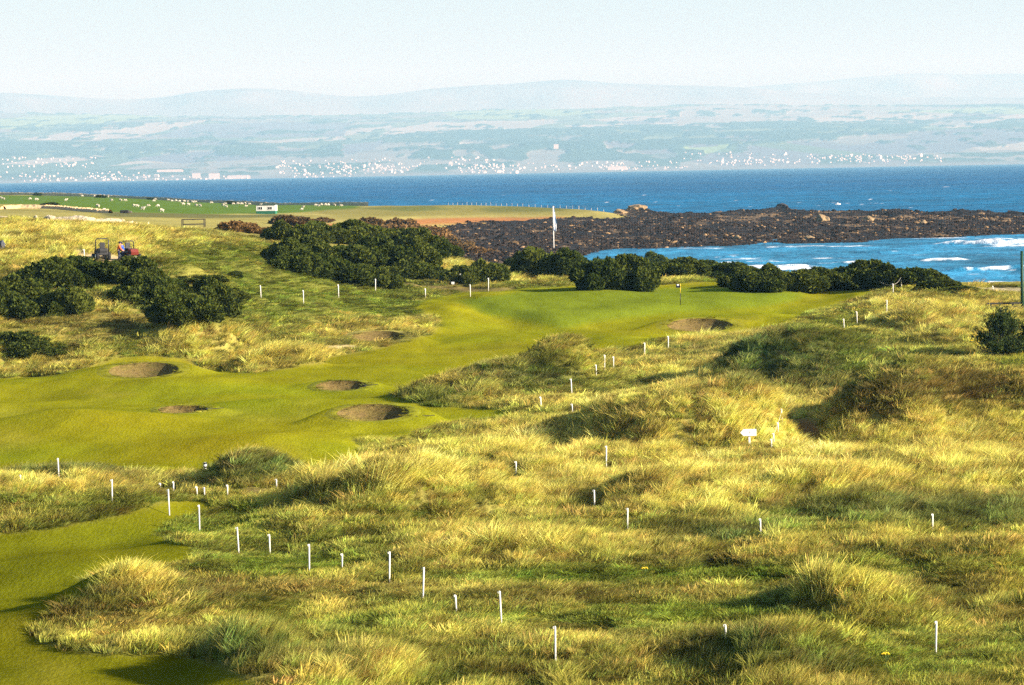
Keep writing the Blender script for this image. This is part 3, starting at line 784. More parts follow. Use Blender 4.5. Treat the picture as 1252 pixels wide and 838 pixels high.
Ds = shade_rows((385, 760, 0.0022), (760, 1500, 0.006), (1500, 22500, 0.02))
Us = np.arange(-0.30, 0.3001, 0.0010)
SD = Ds[:, None] * np.ones((1, len(Us))); SX = SD * Us[None, :]
SZ = np.full(SD.shape, -4.0)
SZ += 0.16 * fbm(SX / 45, SD / 14, 3, 81) * smooth(1600, 500, SD)
foam = np.zeros(SD.shape); face = np.zeros(SD.shape)
BREAK = [  # photo x from, to, y, height m, foam amount
    (1135, 1275, 299, 1.3, 1.0), (1215, 1330, 297, 0.8, .7), (1118, 1190, 319, 0.55, .85), (1140, 1290, 331, 0.8, .62), (1225, 1300, 332, 0.6, .8),
    (860, 965, 322, 0.5, .8), (890, 1010, 328, 0.6, .9), (980, 1090, 323, 0.45, .55), (1100, 1310, 348, 0.4, .9), (920, 1010, 303, .3, .5), (1040, 1140, 292, .4, .8), (770, 880, 331, .35, .6), (960, 1160, 337, .3, .45), (1010, 1180, 309, .3, .4), (1180, 1300, 340, .3, .5), (850, 990, 314, .3, .4),
]
for k, (a, b, py, h, fo) in enumerate(BREAK):
    u, s = ray((a + b) / 2, py); dc = (CAMZ + 4) / -float(s)
    ua, ub = float(ray(a, py)[0]), float(ray(b, py)[0])
    tape = smooth(ua, ua + (ub - ua) * .3, Us) * smooth(ub, ub - (ub - ua) * .3, Us)
    dl = dc * (1 + 0.010 * vnoise(Us * 60, Us * 0 + k, k)) + (Us - (ua + ub) / 2) * dc * 0.25 * (1 if k % 2 else -1)
    q = SD - dl[None, :]
    prof = np.where(q < 0, np.exp(-(q / 1.6) ** 2), np.exp(-(q / 5.5) ** 2))
    SZ += h * prof * tape[None, :] * (0.85 + 0.3 * vnoise(SX / 2.5, SD / 6, 3))
    fr = np.where(q < 0, np.exp(-(q / 3.0) ** 2), np.exp(-(q / 9) ** 2)) * np.clip(tape[None, :] * 1.5, 0, 1.15) ** 0.5
    foam = np.maximum(foam, fo * fr * (0.62 + 1.1 * fbm(SX / 4.5, SD / 7, 3, k) + .4 * vnoise(SX / 1.2, SD / 4, k)))
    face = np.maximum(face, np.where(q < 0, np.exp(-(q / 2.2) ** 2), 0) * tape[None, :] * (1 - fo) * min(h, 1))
SPX, SPY = project(SX, SD, SZ)
for (cx, cy_, rx, ry, w) in [(945, 328, 75, 5, .95), (1240, 300, 45, 3, .7), (1190, 348, 110, 2.5, .8), (1210, 293, 55, 4, .5), (1200, 335, 70, 4, .35), (860, 303.5, 60, 1.2, .7), (1010, 301, 80, 1.2, .7), (1130, 291, 90, 1.5, .8), (920, 317, 50, 2.5, .55),
                             (1060, 306, 90, 1.5, .35), (1150, 312, 100, 2, .35), (880, 312, 70, 1.5, .4), (1000, 316, 60, 1.5, .4), (1110, 341, 90, 2.5, .45), (790, 326, 60, 5, .4), (1225, 312, 40, 2, .4)]:
    foam = np.maximum(foam, w * np.exp(-((SPX - cx) / rx) ** 2 - ((SPY - cy_) / ry) ** 2) * (0.8 + 0.9 * fbm(SX / 5, SD / 4, 3, 88)))
# scattered whitecaps further out
foam = np.maximum(foam, smooth(0.70, 0.82, fbm(SX / 3.5, SD / 12, 2, 91)) * smooth(900, 1300, SD) * smooth(3200, 1900, SD) * 0.6)
deep = np.array((0.000, 0.080, 0.205)); cove = np.array((0.026, 0.178, 0.315)); mid = np.array((0.000, 0.120, 0.265))
t1 = smooth(1100, 560, SD)[..., None]; t2 = smooth(2800, 1300, SD)[..., None]
sc = deep * (1 - t2) + mid * t2; sc = sc * (1 - t1) + cove * t1
sc = sc * (1 + 0.30 * fbm(SX / 60, SD / 40, 3, 84) + 0.18 * fbm(SX / 9, SD / 12, 2, 85) + 0.25 * fbm(SX / 500, SD / 260, 3, 86))[..., None]
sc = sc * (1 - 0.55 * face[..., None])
ff = 0.9 * smooth(0.34, 0.75, foam + 0.22 * fbm(SX / 1.2, SD / 5, 2, 95) * (foam > .12))[..., None]
sc = sc * (1 - ff) + np.array((0.82, 0.86, 0.88)) * ff
M_sea, nt, bs = newmat('sea_water'); L = nt.links.new
at = nt.nodes.new('ShaderNodeAttribute'); at.attribute_name = 'Col'
fa = nt.nodes.new('ShaderNodeAttribute'); fa.attribute_name = 'foam'
tc = nt.nodes.new('ShaderNodeTexCoord'); mp = nt.nodes.new('ShaderNodeMapping'); mp.inputs['Scale'].default_value = (0.10, 0.055, 0.1)
L(tc.outputs['Object'], mp.inputs['Vector'])
nz_ = nt.nodes.new('ShaderNodeTexNoise'); nz_.inputs['Scale'].default_value = 1.0; nz_.inputs['Detail'].default_value = 8; nz_.inputs['Roughness'].default_value = .62
L(mp.outputs[0], nz_.inputs['Vector'])
mr = nt.nodes.new('ShaderNodeMapRange'); mr.inputs['From Min'].default_value = .32; mr.inputs['From Max'].default_value = .68; mr.inputs['To Min'].default_value = 0.55; mr.inputs['To Max'].default_value = 1.5
L(nz_.outputs['Fac'], mr.inputs['Value'])
vm = nt.nodes.new('ShaderNodeVectorMath'); vm.operation = 'SCALE'
L(at.outputs['Color'], vm.inputs[0])
mm = nt.nodes.new('ShaderNodeMix'); mm.inputs[3].default_value = 1.0
L(fa.outputs['Fac'], mm.inputs[0]); L(mr.outputs[0], mm.inputs[2]); L(mm.outputs[0], vm.inputs['Scale'])
L(vm.outputs[0], bs.inputs['Base Color'])
bs.inputs['Roughness'].default_value = 0.45; bs.inputs['IOR'].default_value = 1.33; bs.inputs['Specular IOR Level'].default_value = 0.05
bp = nt.nodes.new('ShaderNodeBump'); bp.inputs['Distance'].default_value = 2.2; bp.inputs['Strength'].default_value = 1
L(nz_.outputs['Fac'], bp.inputs['Height']); L(bp.outputs[0], bs.inputs['Normal'])
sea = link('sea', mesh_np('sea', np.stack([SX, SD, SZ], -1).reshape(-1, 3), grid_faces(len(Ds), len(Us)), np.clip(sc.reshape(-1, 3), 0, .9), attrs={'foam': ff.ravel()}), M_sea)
tag(sea, kind='structure')

# ------------------------------------------------------------------ rock platform
Dr = np.exp(np.arange(math.log(520), math.log(1340), 0.0028)); Ur = np.arange(float(ray(440, 290)[0]), 0.30, 0.0009)
RD = Dr[:, None] * np.ones((1, len(Ur))); RX = RD * Ur[None, :]
def dline(pts, z):
    us = [float(ray(a, b)[0]) for a, b in pts]; ds = [(CAMZ - z) / -float(ray(a, b)[1]) for a, b in pts]
    return np.interp(Ur, us, ds)
dn = dline([(440, 334), (500, 332), (640, 326), (710, 317), (750, 307.5), (850, 304.5), (950, 301), (1060, 298.5), (1100, 294), (1190, 291), (1252, 287), (1500, 278)], -4)
dn = dn * (1 + 0.012 * fbm(Ur * 90, Ur * 0, 4, 3))
df = dline([(500, 272), (640, 270), (700, 267), (740, 263), (775, 259), (830, 260.5), (900, 258), (940, 256), (956, 254), (975, 257), (1010, 258.5), (1060, 259), (1190, 258), (1252, 259.5), (1500, 262)], -1.6)
df = df * (1 + 0.01 * fbm(Ur * 120, Ur * 0, 4, 7))
tp = (RD - dn) / (df - dn)
env = smooth(-0.02, 0.10, tp) * smooth(1.05, 0.97, tp)
RZ = -4.7 + env * (0.9 + 1.6 * np.clip(tp, 0, 1) + 1.0 * fbm(RX / 30, RD / 45, 4, 12) + 0.45 * fbm(RX / 7, RD / 12, 3, 13) + 0.3 * vnoise(RX / 1.8, RD / 5, 14))
RZ += env * smooth(.8, 1.0, tp) * 0.8
for (cx, cy_, w, h) in [(956, 256, 22, 1.3), (770, 262, 30, 1.5), (1085, 260, 22, 1.0), (1180, 259, 30, .8), (905, 259, 30, .8)]:
    u, s = ray(cx, cy_); dcc = float(np.interp(float(u), Ur, df)) * .985
    RZ += h * np.exp(-((RX - float(u) * dcc) / (w * dcc / FPX)) ** 2 - ((RD - dcc) / 25) ** 2) * (0.8 + .5 * vnoise(RX / 4, RD / 10, 4))
RPX, RPY = project(RX, RD, RZ)
tan = smooth(0.10, 0.6, fbm(RX / 12, RD / 30, 4, 15) + 0.7 * fbm(RX / 2.5, RD / 7, 2, 16) - 0.25 + 0.55 * np.exp(-((RPY - 266) / 7) ** 2) * smooth(840, 960, RPX) + .15 * smooth(560, 700, RPX) * smooth(900, 760, RPX))
rc = np.array((0.016, 0.012, 0.010)) * (1 - tan[..., None]) + np.array((0.145, 0.098, 0.052)) * tan[..., None]
rc = rc * (1 + 0.4 * fbm(RX / 3, RD / 9, 2, 18)[..., None])
M_reef = attr_mat('reef_rock', 0.45, (0.8, 0.25), 0.25, stretch=(1, .45, 1))
reef = link('rock_platform', mesh_np('rock_platform', np.stack([RX, RD, RZ], -1).reshape(-1, 3), grid_faces(len(Dr), len(Ur), ~(RZ[:-1, :-1] < -4.65) | ~(RZ[1:, 1:] < -4.65)), np.clip(rc.reshape(-1, 3), .004, .6), smoothed=False), M_reef)
tag(reef, kind='structure')

def rock_mesh(name, seed, sub=2):
    bm = bmesh.new(); bmesh.ops.create_icosphere(bm, subdivisions=sub, radius=1)
    o = Vector((seed * 3.7, seed * 1.3, seed * 7.1))
    for v in bm.verts:
        k = 1 + 0.45 * mnoise.noise(v.co * 1.3 + o) + 0.25 * mnoise.noise(v.co * 3.1 + o)
        v.co *= k; v.co.z = max(v.co.z, -0.35)
    me = bpy.data.meshes.new(name); bm.to_mesh(me); bm.free()
    return me
M_boulder = leaf_mat('reef_boulder', 'tcol', 'INSTANCER', 0.0)
rt = []
for i in range(5):
    me = rock_mesh(f'boulder_kind_{i}', i + 1, 1); me.materials.append(M_boulder); rt.append(bpy.data.objects.new(f'boulder_kind_{i}', me))
n = 26000
q = rng.integers(0, RD.size, n * 3)
x = RX.ravel()[q]; y = RD.ravel()[q]; e = env.ravel()[q]; zz = RZ.ravel()[q]; tn = tan.ravel()[q]
m = (e > .35) & (rng.random(n * 3) < .35 + .65 * (fbm(x / 15, y / 40, 3, 19) > -.1)); x, y, zz, tn = [a[m][:n] for a in (x, y, zz, tn)]
n = len(x)
sz = np.exp(rng.normal(-1.15, .42, n)).clip(.15, 1.0)
lightk = (rng.random(n) < .07 + .34 * tn)[:, None]
bc = np.where(lightk, np.array((0.22, 0.145, 0.075)) * rng.uniform(.4, 1.3, (n, 1)), np.array((0.026, 0.019, 0.015)) * rng.uniform(.5, 2.0, (n, 1)))
bl = scatter('reef_boulders', np.stack([x, y, zz], -1), np.stack([rng.normal(0, .2, n), rng.normal(0, .2, n), rng.uniform(0, 6.3, n)], -1),
             np.stack([sz * rng.uniform(.8, 1.8, n), sz, sz * rng.uniform(.35, .8, n)], -1), rng.integers(0, 5, n), bc, rt)
tag(bl, 'dark and tan seaweedy boulders strewn over the tidal rock platform', 'boulders', kind='stuff')
M_tanrock = plain('tan_rock', (0.22, 0.155, 0.078), 0.9, 0.45, 0.8, bump=.3)
M_dkrock = plain('dark_rock', (0.045, 0.035, 0.028), 0.9, 0.5, 0.8, bump=.3)
def zreef(x, y):
    j = int(np.clip(round((x / y - Ur[0]) / .0009), 0, len(Ur) - 1)); i = int(np.clip(round((math.log(y) - math.log(520)) / .0028), 0, len(Dr) - 1))
    return RZ[i, j]
for k, (px, py, w, h, mt, lab) in enumerate([
    (778, 262, 26, 5.5, M_tanrock, 'pale tan rock outcrop where the grassy headland runs out into the reef'),
    (757, 262, 16, 4, M_tanrock, 'small tan rock at the very tip of the grassy headland'),
    (956, 256, 13, 2.6, M_dkrock, 'dark pointed rock standing highest on the far edge of the reef'),
    (1006, 268, 16, 8, M_tanrock, 'upright tan block of rock in the middle of the reef'),
    (1060, 268, 18, 5, M_tanrock, 'low tan rock right of the upright tan block on the reef'),
    (1128, 271, 16, 5, M_tanrock, 'rounded tan boulder on the right part of the reef'),
    (902, 285, 10, 4, M_tanrock, 'small tan boulder low on the left part of the reef'),
    (990, 285, 14, 3.5, M_tanrock, 'flat tan boulder near the water edge of the reef')]):
    u, s = ray(px, py); d = (CAMZ + 2.2) / -float(s); d = min(d, float(np.interp(float(u), Ur, df)) * .985)
    xx = float(u) * d; z0 = zreef(xx, d); m_ = d / FPX
    o = link('rock_outcrop', rock_mesh('rock_outcrop', 20 + k, 3), mt, loc=(xx, d, z0 - .1)); o.scale = (w / 2 * m_, w / 2 * m_ * 1.3, h * m_)
    tag(o, lab, 'rock', 'rock outcrops on the reef')
# dark shore rocks under the stony bank at the right
for k, (px, py, w, h) in enumerate([(1196, 351, 22, 2.5), (1222, 352, 26, 2.5), (1246, 352, 20, 3)]):
    u, s = ray(px, py); d = (CAMZ + 3.6) / -float(s)
    o = link('shore_rock', rock_mesh('shore_rock', 40 + k, 3), M_dkrock, loc=(float(u) * d, d, -4.0)); o.scale = (w / 2 * d / FPX, 2, h * d / FPX + .3)
    tag(o, ['leftmost dark rock at the waterline below the stony bank', 'middle dark rock at the waterline below the stony bank', 'dark rock at the waterline beside the tall green post'][k], 'rock', 'dark rocks at the waterline')

# ------------------------------------------------------------------ far coast
FS = 1.8
Df = FS * np.exp(np.concatenate([np.arange(math.log(11300), math.log(13000), .0016), np.arange(math.log(13000), math.log(21500), .0028)])); Uf = np.arange(-0.25, 0.2501, 0.0006)
FC = {
    -250: [(195), 178, 162, 150, 143, 139], 0: [194, 178, 163, 151, 143, 138], 150: [195, 178, 162, 150, 144, 140], 300: [192, 176, 163, 151, 146, 143], 450: [190, 174, 161, 150, 144, 141],
    600: [186, 170, 157, 146, 138, 132], 750: [182, 167, 153, 143, 136, 131], 830: [181, 165, 152, 142, 134, 128], 900: [180, 164, 150, 140, 131, 125], 1050: [178, 163, 151, 141, 135, 131], 1180: [177, 163, 150, 140, 133, 129], 1252: [177, 163, 150, 140, 134, 130], 1500: [176, 162, 150, 140, 134, 128]}
fd = [12900, 14300, 16000, 17800, 19200, 20300]
uu, zz_ = [], []
for px, l in FC.items():
    zs = [-5.0, -4.0, 8.0] + [CAMZ + float(ray(px, py)[1]) * d * FS for py, d in zip(l, fd)] + [None]
    zs[-1] = zs[-2] - 60
    zz_.append(np.interp(Df / FS, [11300, 11500, 12050] + fd + [21500], zs)); uu.append(float(ray(px, 160)[0]))
zz_ = np.array(zz_)
FZ = np.stack([np.interp(Uf, uu, zz_[:, r]) for r in range(len(Df))])
FZ = gauss1(gauss1(FZ, 4, 0), 30, 1)
FD = Df[:, None] * np.ones((1, len(Uf))); FX = FD * Uf[None, :]
QX = FX / FS; QD = FD / FS
inl = smooth(11900, 13200, QD)
FZ += FS * inl * (16 * fbm(QX / 900, QD / 900, 4, 51) + 16 * vnoise(QX / 1300, QD / 600, 53))
FPXg, FPYg = project(FX, FD, FZ)
fx = FPXg + 5 * fbm(QX / 150, QD / 150, 3, 54); fy = FPYg + 1.5 * fbm(QX / 120, QD / 160, 3, 55)
# patchwork of fields
seeds = np.random.default_rng(9).uniform([-5200, 11800], [5200, 21500], (620, 2))
cid = np.empty(FX.shape, int)
for r in range(QX.shape[0]):
    cid[r] = np.argmin((QX[r][:, None] + QD[r][:, None] * .25 - seeds[:, 0]) ** 2 * 0.55 + (QD[r][:, None] * .9 - QX[r][:, None] * .2 - seeds[:, 1]) ** 2 * 1.6, 1)
pal = np.array([(0.13, 0.16, 0.08), (0.10, 0.13, 0.06), (0.16, 0.15, 0.12), (0.13, 0.12, 0.12), (0.07, 0.10, 0.05), (0.14, 0.17, 0.09), (0.20, 0.185, 0.15)])
fc = pal[np.random.default_rng(4).integers(0, len(pal), 620)][cid]
def fpoly(poly, col, amt=1.0):
    global fc
    m = inpoly(fx, fy, poly)[..., None] * amt
    fc = fc * (1 - m) + np.array(col) * m
TAN = (0.31, 0.28, 0.22); PUR = (0.125, 0.118, 0.13); GRN = (0.20, 0.28, 0.10)
for p in ([(18, 172), (60, 166), (120, 155), (200, 149), (285, 147), (240, 151), (190, 163), (150, 171)], [(0, 202), (60, 193), (120, 190), (130, 193), (40, 202)], [(130, 203), (160, 198), (215, 194), (215, 199)], [(300, 173), (420, 167), (425, 171), (330, 175)],
          [(455, 168), (480, 158), (530, 150), (680, 146), (680, 151), (620, 161), (500, 165)], [(690, 154), (830, 150), (830, 156), (700, 158)], [(720, 146), (830, 140), (830, 145), (740, 149)], [(485, 183), (520, 176), (580, 174), (560, 178), (520, 181)],
          [(1150, 156), (1240, 140), (1300, 138), (1190, 156)], [(1160, 173), (1300, 174), (1300, 184), (1200, 184)], [(400, 163), (480, 153), (480, 156), (410, 168)]): fpoly(p, TAN)
fpoly([(830, 132), (900, 126), (960, 129), (1050, 134), (1180, 139), (1120, 147), (1020, 152), (960, 151), (900, 152), (820, 156)], (0.24, 0.22, 0.18))
fpoly([(960, 148), (1000, 140), (1180, 139), (1120, 148), (1030, 152)], TAN)
for p in ([(190, 168), (240, 152), (330, 149), (430, 150), (420, 167), (300, 169)], [(1020, 183), (1110, 168), (1160, 158), (1300, 157), (1300, 168), (1190, 181), (1170, 187), (1080, 188)], [(160, 195), (220, 186), (330, 184), (320, 195), (220, 200)], [(410, 180), (470, 172), (460, 182), (420, 190)]): fpoly(p, PUR)
for p in ([(0, 145), (100, 140), (210, 141), (120, 152), (0, 158)], [(540, 138), (640, 131), (730, 138), (640, 146), (560, 145)], [(1070, 136), (1252, 131), (1300, 140), (1160, 139)], [(820, 182), (900, 176), (900, 186), (830, 190)]): fpoly(p, GRN)
wood = np.zeros(FX.shape)
for p in ([(-20, 175), (60, 174), (150, 176), (240, 171), (260, 163), (262, 170), (330, 180), (420, 177), (420, 192), (330, 194), (200, 187), (120, 196), (60, 190), (-20, 197)],
          [(465, 166), (560, 161), (680, 159), (790, 153), (830, 155), (830, 205), (760, 198), (660, 196), (560, 198), (500, 194), (480, 182), (560, 175), (470, 175)],
          [(820, 160), (850, 152), (880, 151), (960, 150), (1000, 151), (1080, 146), (1148, 150), (1110, 164), (1000, 170), (940, 178), (900, 190), (820, 200)],
          [(1190, 157), (1230, 148), (1300, 145), (1300, 162), (1205, 161)], [(60, 160), (150, 152), (240, 150), (200, 153), (100, 163)], [(1000, 190), (1120, 188), (1300, 186), (1300, 198), (1000, 203)],
          [(0, 212), (300, 205), (420, 200), (420, 216), (0, 224)], [(400, 200), (600, 196), (830, 196), (830, 208), (400, 217)], [(1070, 128), (1130, 125), (1250, 129), (1250, 132), (1120, 132)], [(870, 126), (920, 124), (930, 127)], [(310, 165), (330, 160), (400, 162), (395, 167), (330, 168)]):
    wood = np.maximum(wood, inpoly(fx, fy, p).astype(float))
wood *= (fbm(QX / 160, QD / 220, 3, 57) > -0.18)
wood = np.maximum(wood, (fbm(QX / 110, QD / 260, 3, 58) > 0.40) * inl)
wn = wood * (0.6 + .6 * np.abs(fbm(QX / 45, QD / 60, 2, 59)))
FZ += 20 * wn * inl
fc = fc * (1 - wood[..., None]) + np.array((0.035, 0.055, 0.022)) * wood[..., None] * (1 + .4 * fbm(QX / 60, QD / 60, 2, 60)[..., None])
bch = smooth(12250, 11950, QD)[..., None]
fc = fc * (1 - bch) + np.array((0.17, 0.155, 0.14)) * bch
fc = fc * np.array((0.78, 0.94, 1.12))  # bluish cast put into the land colours against the sun's pinkish tone
M_far = attr_mat('far_fields', 0.22, (0.003, 0.012), 0.0)
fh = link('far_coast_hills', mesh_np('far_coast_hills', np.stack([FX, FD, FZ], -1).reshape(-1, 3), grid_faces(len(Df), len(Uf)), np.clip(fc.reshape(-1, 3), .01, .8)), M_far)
tag(fh, kind='structure')
# pale mountains behind
for nm, d0, prof, amp in (('mountains', 47000, [(-300, 125), (0, 113), (60, 117), (130, 122), (200, 120), (235, 113), (270, 109), (330, 108), (380, 113), (430, 121), (470, 116), (520, 110), (560, 106), (640, 102), (690, 96), (740, 101), (830, 105), (900, 106), (960, 112), (1060, 118), (1300, 120), (1500, 125)], 22),
                          ('distant_mountains', 54000, [(-300, 130), (700, 130), (800, 114), (900, 108), (1000, 100), (1060, 94), (1130, 88), (1180, 92), (1252, 89), (1500, 95)], 25)):
    Um = np.arange(-.24, .2401, .0008); Dm = d0 + np.linspace(-4600, 2000, 40)
    us = [float(ray(a, b)[0]) for a, b in prof]; zs = [CAMZ - float(ray(a, b)[1]) * -d0 for a, b in prof]
    crest = np.interp(Um, us, zs); crest = gauss1(crest[None, :], 8, 1)[0] + amp * .5 * fbm(Um * 60, Um * 0, 4, 2)
    MX = Dm[:, None] * Um[None, :]; MD = Dm[:, None] + 0 * MX
    MZ = -6 + (crest[None, :] + 6) * np.where(MD < d0, smooth(d0 - 4600, d0, MD), 1 - .3 * smooth(d0, d0 + 2000, MD)) + amp * fbm(MX / 1500, MD / 1200, 4, 5) * smooth(d0 - 4600, d0 - 2500, MD) * smooth(d0, d0 - 400, MD)
    mc = np.array((0.12, 0.125, 0.12)) * (1 + .5 * fbm(MX / 700, MD / 700, 3, 6))[..., None]
    mo = link(nm, mesh_np(nm, np.stack([MX, MD, MZ], -1).reshape(-1, 3), grid_faces(len(Dm), len(Um)), mc.reshape(-1, 3)), M_far); tag(mo, kind='structure')

def zfar(x, y):
    j = np.clip(np.rint((x / y - Uf[0]) / .0006), 0, len(Uf) - 1).astype(int); i = np.clip(np.rint(np.interp(np.log(y), np.log(Df), np.arange(len(Df)))), 0, len(Df) - 1).astype(int)
    return FZ[i, j]
def hit_far(px, py):
    u, s = ray(px, py); j = int(np.clip(round((float(u) - Uf[0]) / .0006), 0, len(Uf) - 1))
    k = np.nonzero(FZ[:, j] >= CAMZ + float(s) * Df)[0]
    k = k[0] if len(k) else 10
    return float(u) * Df[k], Df[k], FZ[k, j]

def house_mesh(name, w, dp, h, rf, roofed=True):
    m = MB(); m.prism([(-w / 2, -2), (w / 2, -2), (w / 2, h), (0, h + rf), (-w / 2, h)], -dp / 2, dp / 2)
    me = m.mesh(name)
    return me
M_render = plain('white_render', (0.46, 0.455, 0.45), 0.8, 0.06, .1)
M_slate = plain('slate_roof', (0.20, 0.17, 0.16), 0.8, 0.2, .2)
hm_ = []
for k, (w, dp, h, rf) in enumerate([(12, 18, 7, 3.5), (10, 13, 6, 3.0), (16, 12, 6.5, 4)]):
    me = house_mesh(f'far_house_{k}', w, dp, h, rf); me.materials.append(M_render); me.materials.append(M_slate)
    for p in me.polygons:
        if 0.2 < p.normal.z < .99: p.material_index = 1 if k == 1 else 0
    hm_.append(me)
TOWNS = [
    ('pale house of the hazy town at the far left, across the water', 'houses of the left far town', 95, [(-10, 120, 192, 204), (-10, 190, 209, 221), (40, 310, 214, 220)]),
    ('pale house of the hazy town behind the white hut, across the water', 'houses of the far town behind the hut', 45, [(335, 425, 196, 206), (340, 430, 208, 217)]),
    ('pale house of the hazy town straight beyond the grassy headland', 'houses of the far town beyond the headland', 110, [(400, 500, 200, 212), (420, 620, 192, 209), (560, 640, 200, 211)]),
    ('pale house of the straggling shore village beyond the flagpole', 'houses of the far village beyond the flagpole', 45, [(640, 780, 198, 208), (730, 840, 197, 206)]),
    ('pale house of the hazy village beyond the left part of the reef', 'houses of the far village beyond the reef', 50, [(830, 965, 186, 202), (880, 980, 193, 201)]),
    ('pale house of the hazy village beyond the right part of the reef', 'houses of the far right village', 60, [(985, 1110, 188, 199), (1000, 1150, 189, 197)]),
]
hr = np.random.default_rng(21)
extra_v, extra_f = [], []
nh = 0
for lab, grp, cnt, bands in TOWNS:
    for k in range(int(cnt * 1.9)):
        a, b, y0, y1 = bands[k % len(bands)]
        px = hr.uniform(a, b); t = hr.beta(1.1, 1.1); py = (y0 + (y1 - y0) * t) + 1.5
        x, y, z = hit_far(px, py); rz = hr.normal(0.6, .5)
        if k < cnt * 0.72:
            o = bpy.data.objects.new('far_house', hm_[hr.integers(0, 3)]); COL.objects.link(o); nh += 1
            o.location = (x, y, z + 1); o.rotation_euler = (0, 0, rz); sfac = 1.55 * hr.uniform(.4, .95) * (1.7 if hr.random() < .08 else 1); o.scale = (sfac, sfac, sfac * hr.uniform(.8, 1.1))
            tag(o, lab, 'house', grp)
        else:
            w, h = hr.uniform(8, 14) / 2, hr.uniform(5, 9)
            c, s_ = math.cos(rz), math.sin(rz); b0 = len(extra_v)
            for zz0 in (-2, h):
                for ax, ay in ((-w, -w), (w, -w), (w, w), (-w, w)): extra_v.append((x + ax * c - ay * s_, y + ax * s_ + ay * c, z + zz0))
            for (ax, zt) in ((0, h + 3), ): 
                extra_v.append((x - w * s_ * 0, y, z + h + 3.2))
            for q in range(4):
                extra_f.append((b0 + q, b0 + (q + 1) % 4, b0 + 4 + (q + 1) % 4)); extra_f.append((b0 + q, b0 + 4 + (q + 1) % 4, b0 + 4 + q))
                extra_f.append((b0 + 4 + q, b0 + 4 + (q + 1) % 4, b0 + 8))
o = link('town_houses', mesh_np('town_houses', np.array(extra_v), np.array(extra_f), smoothed=False), M_render)
tag(o, 'smallest crowded pale houses of the far shore towns', 'houses', kind='stuff')
for (px, py, w, h, lab) in [(262, 219, 13, 7, 'tall white block on the far shore, left of a long low building'), (292, 219, 28, 4, 'long white building at the far shore right of the tall white block'), (208, 211, 32, 2.6, 'long low white shed above the far shore at left'),
                            (240, 218, 10, 6, 'small white block left of the tall one at the far shore'), (680, 182, 6, 5, 'lone white mansion among the far woods above the flagpole'), (755, 208, 24, 4, 'long white hotel at the far shore right of the flagpole')]:
    x, y, z = hit_far(px, py); m_ = y / FPX
    root = empty('shore_building', (x, y, z)); tag(root, lab, 'building')
    mb = MB(); mb.box((0, 0, h * m_ * .5 - 1), (w * m_, 14, h * m_)); mb.build('wall', M_render, root)
    mb = MB(); mb.prism([(-w * m_ * .51, 0), (w * m_ * .51, 0), (w * m_ * .44, 4), (-w * m_ * .44, 4)], -7.5, 7.5); r_ = mb.build('roof', M_slate if h > 5 else M_render, root, loc=(0, 0, h * m_ - 1))

# ------------------------------------------------------------------ walls, hut and fences on the headland
M_stone = plain('dry_stone', (0.44, 0.37, 0.25), 0.95, 0.6, 2.6, bump=.15)
M_orstone = plain('ochre_stone', (0.46, 0.33, 0.17), 0.95, 0.6, 2.0, bump=.15)
def stone_wall(name, pts, h, th, mat, lab, cat, jag=.25, step=None):
    P = [hit(px, py) if py < 600 else (float(ray(px, 240)[0]) * py, py, 0) for px, py in pts]
    P = np.array(P); L_ = np.concatenate([[0], np.cumsum(np.linalg.norm(np.diff(P[:, :2], axis=0), axis=1))])
    n_ = max(int(L_[-1] / (step or .8)), 4); t = np.linspace(0, L_[-1], n_)
    X = np.interp(t, L_, P[:, 0]); Y = np.interp(t, L_, P[:, 1]); Zg = zat(X, Y)
    rows = []
    for (oy, oz) in ((-1.2, -.3), (-1, .35), (-.75, .85), (-.2, 1.0), (.3, 1.0), (.8, .8), (1, .35), (1.2, -.3)):
        jj = jag * rng.normal(0, 1, n_).clip(-1.5, 1.5)
        rows.append(np.stack([X + .3 * jj, Y + oy * th / 2 + .3 * jj, Zg + h * oz * (1 + jj * (oz > 0.5) * .8)], -1))
    vs = np.concatenate(rows); 
    o = link(name, mesh_np(name, vs, grid_faces(8, n_)[:, ::-1], smoothed=False), mat)
    return tag(o, lab, cat)
stone_wall('coast_wall', [(-120, 1400), (0, 1398), (150, 1345), (220, 1270), (300, 1195), (380, 1160), (450, 1128)], 1.5, 1.5, M_stone, 'long pale stone wall along the sea edge of the sheep field', 'wall', .10, 1.2)
stone_wall('dry_stone_wall', [(-120, 270), (0, 270.5), (60, 272), (110, 273.5), (150, 276), (182, 278.5)], 0.7, 1.8, M_stone, 'pale tumbledown stone wall behind the left dune crest', 'wall', .09, .3)
stone_wall('rubble_bank', [(4, 256), (25, 254.5), (55, 255), (85, 257), (120, 260), (135, 261)], 0.75, 7.0, M_orstone, 'heap of ochre rubble along the near edge of the sheep field', 'stone bank', .2, .5)

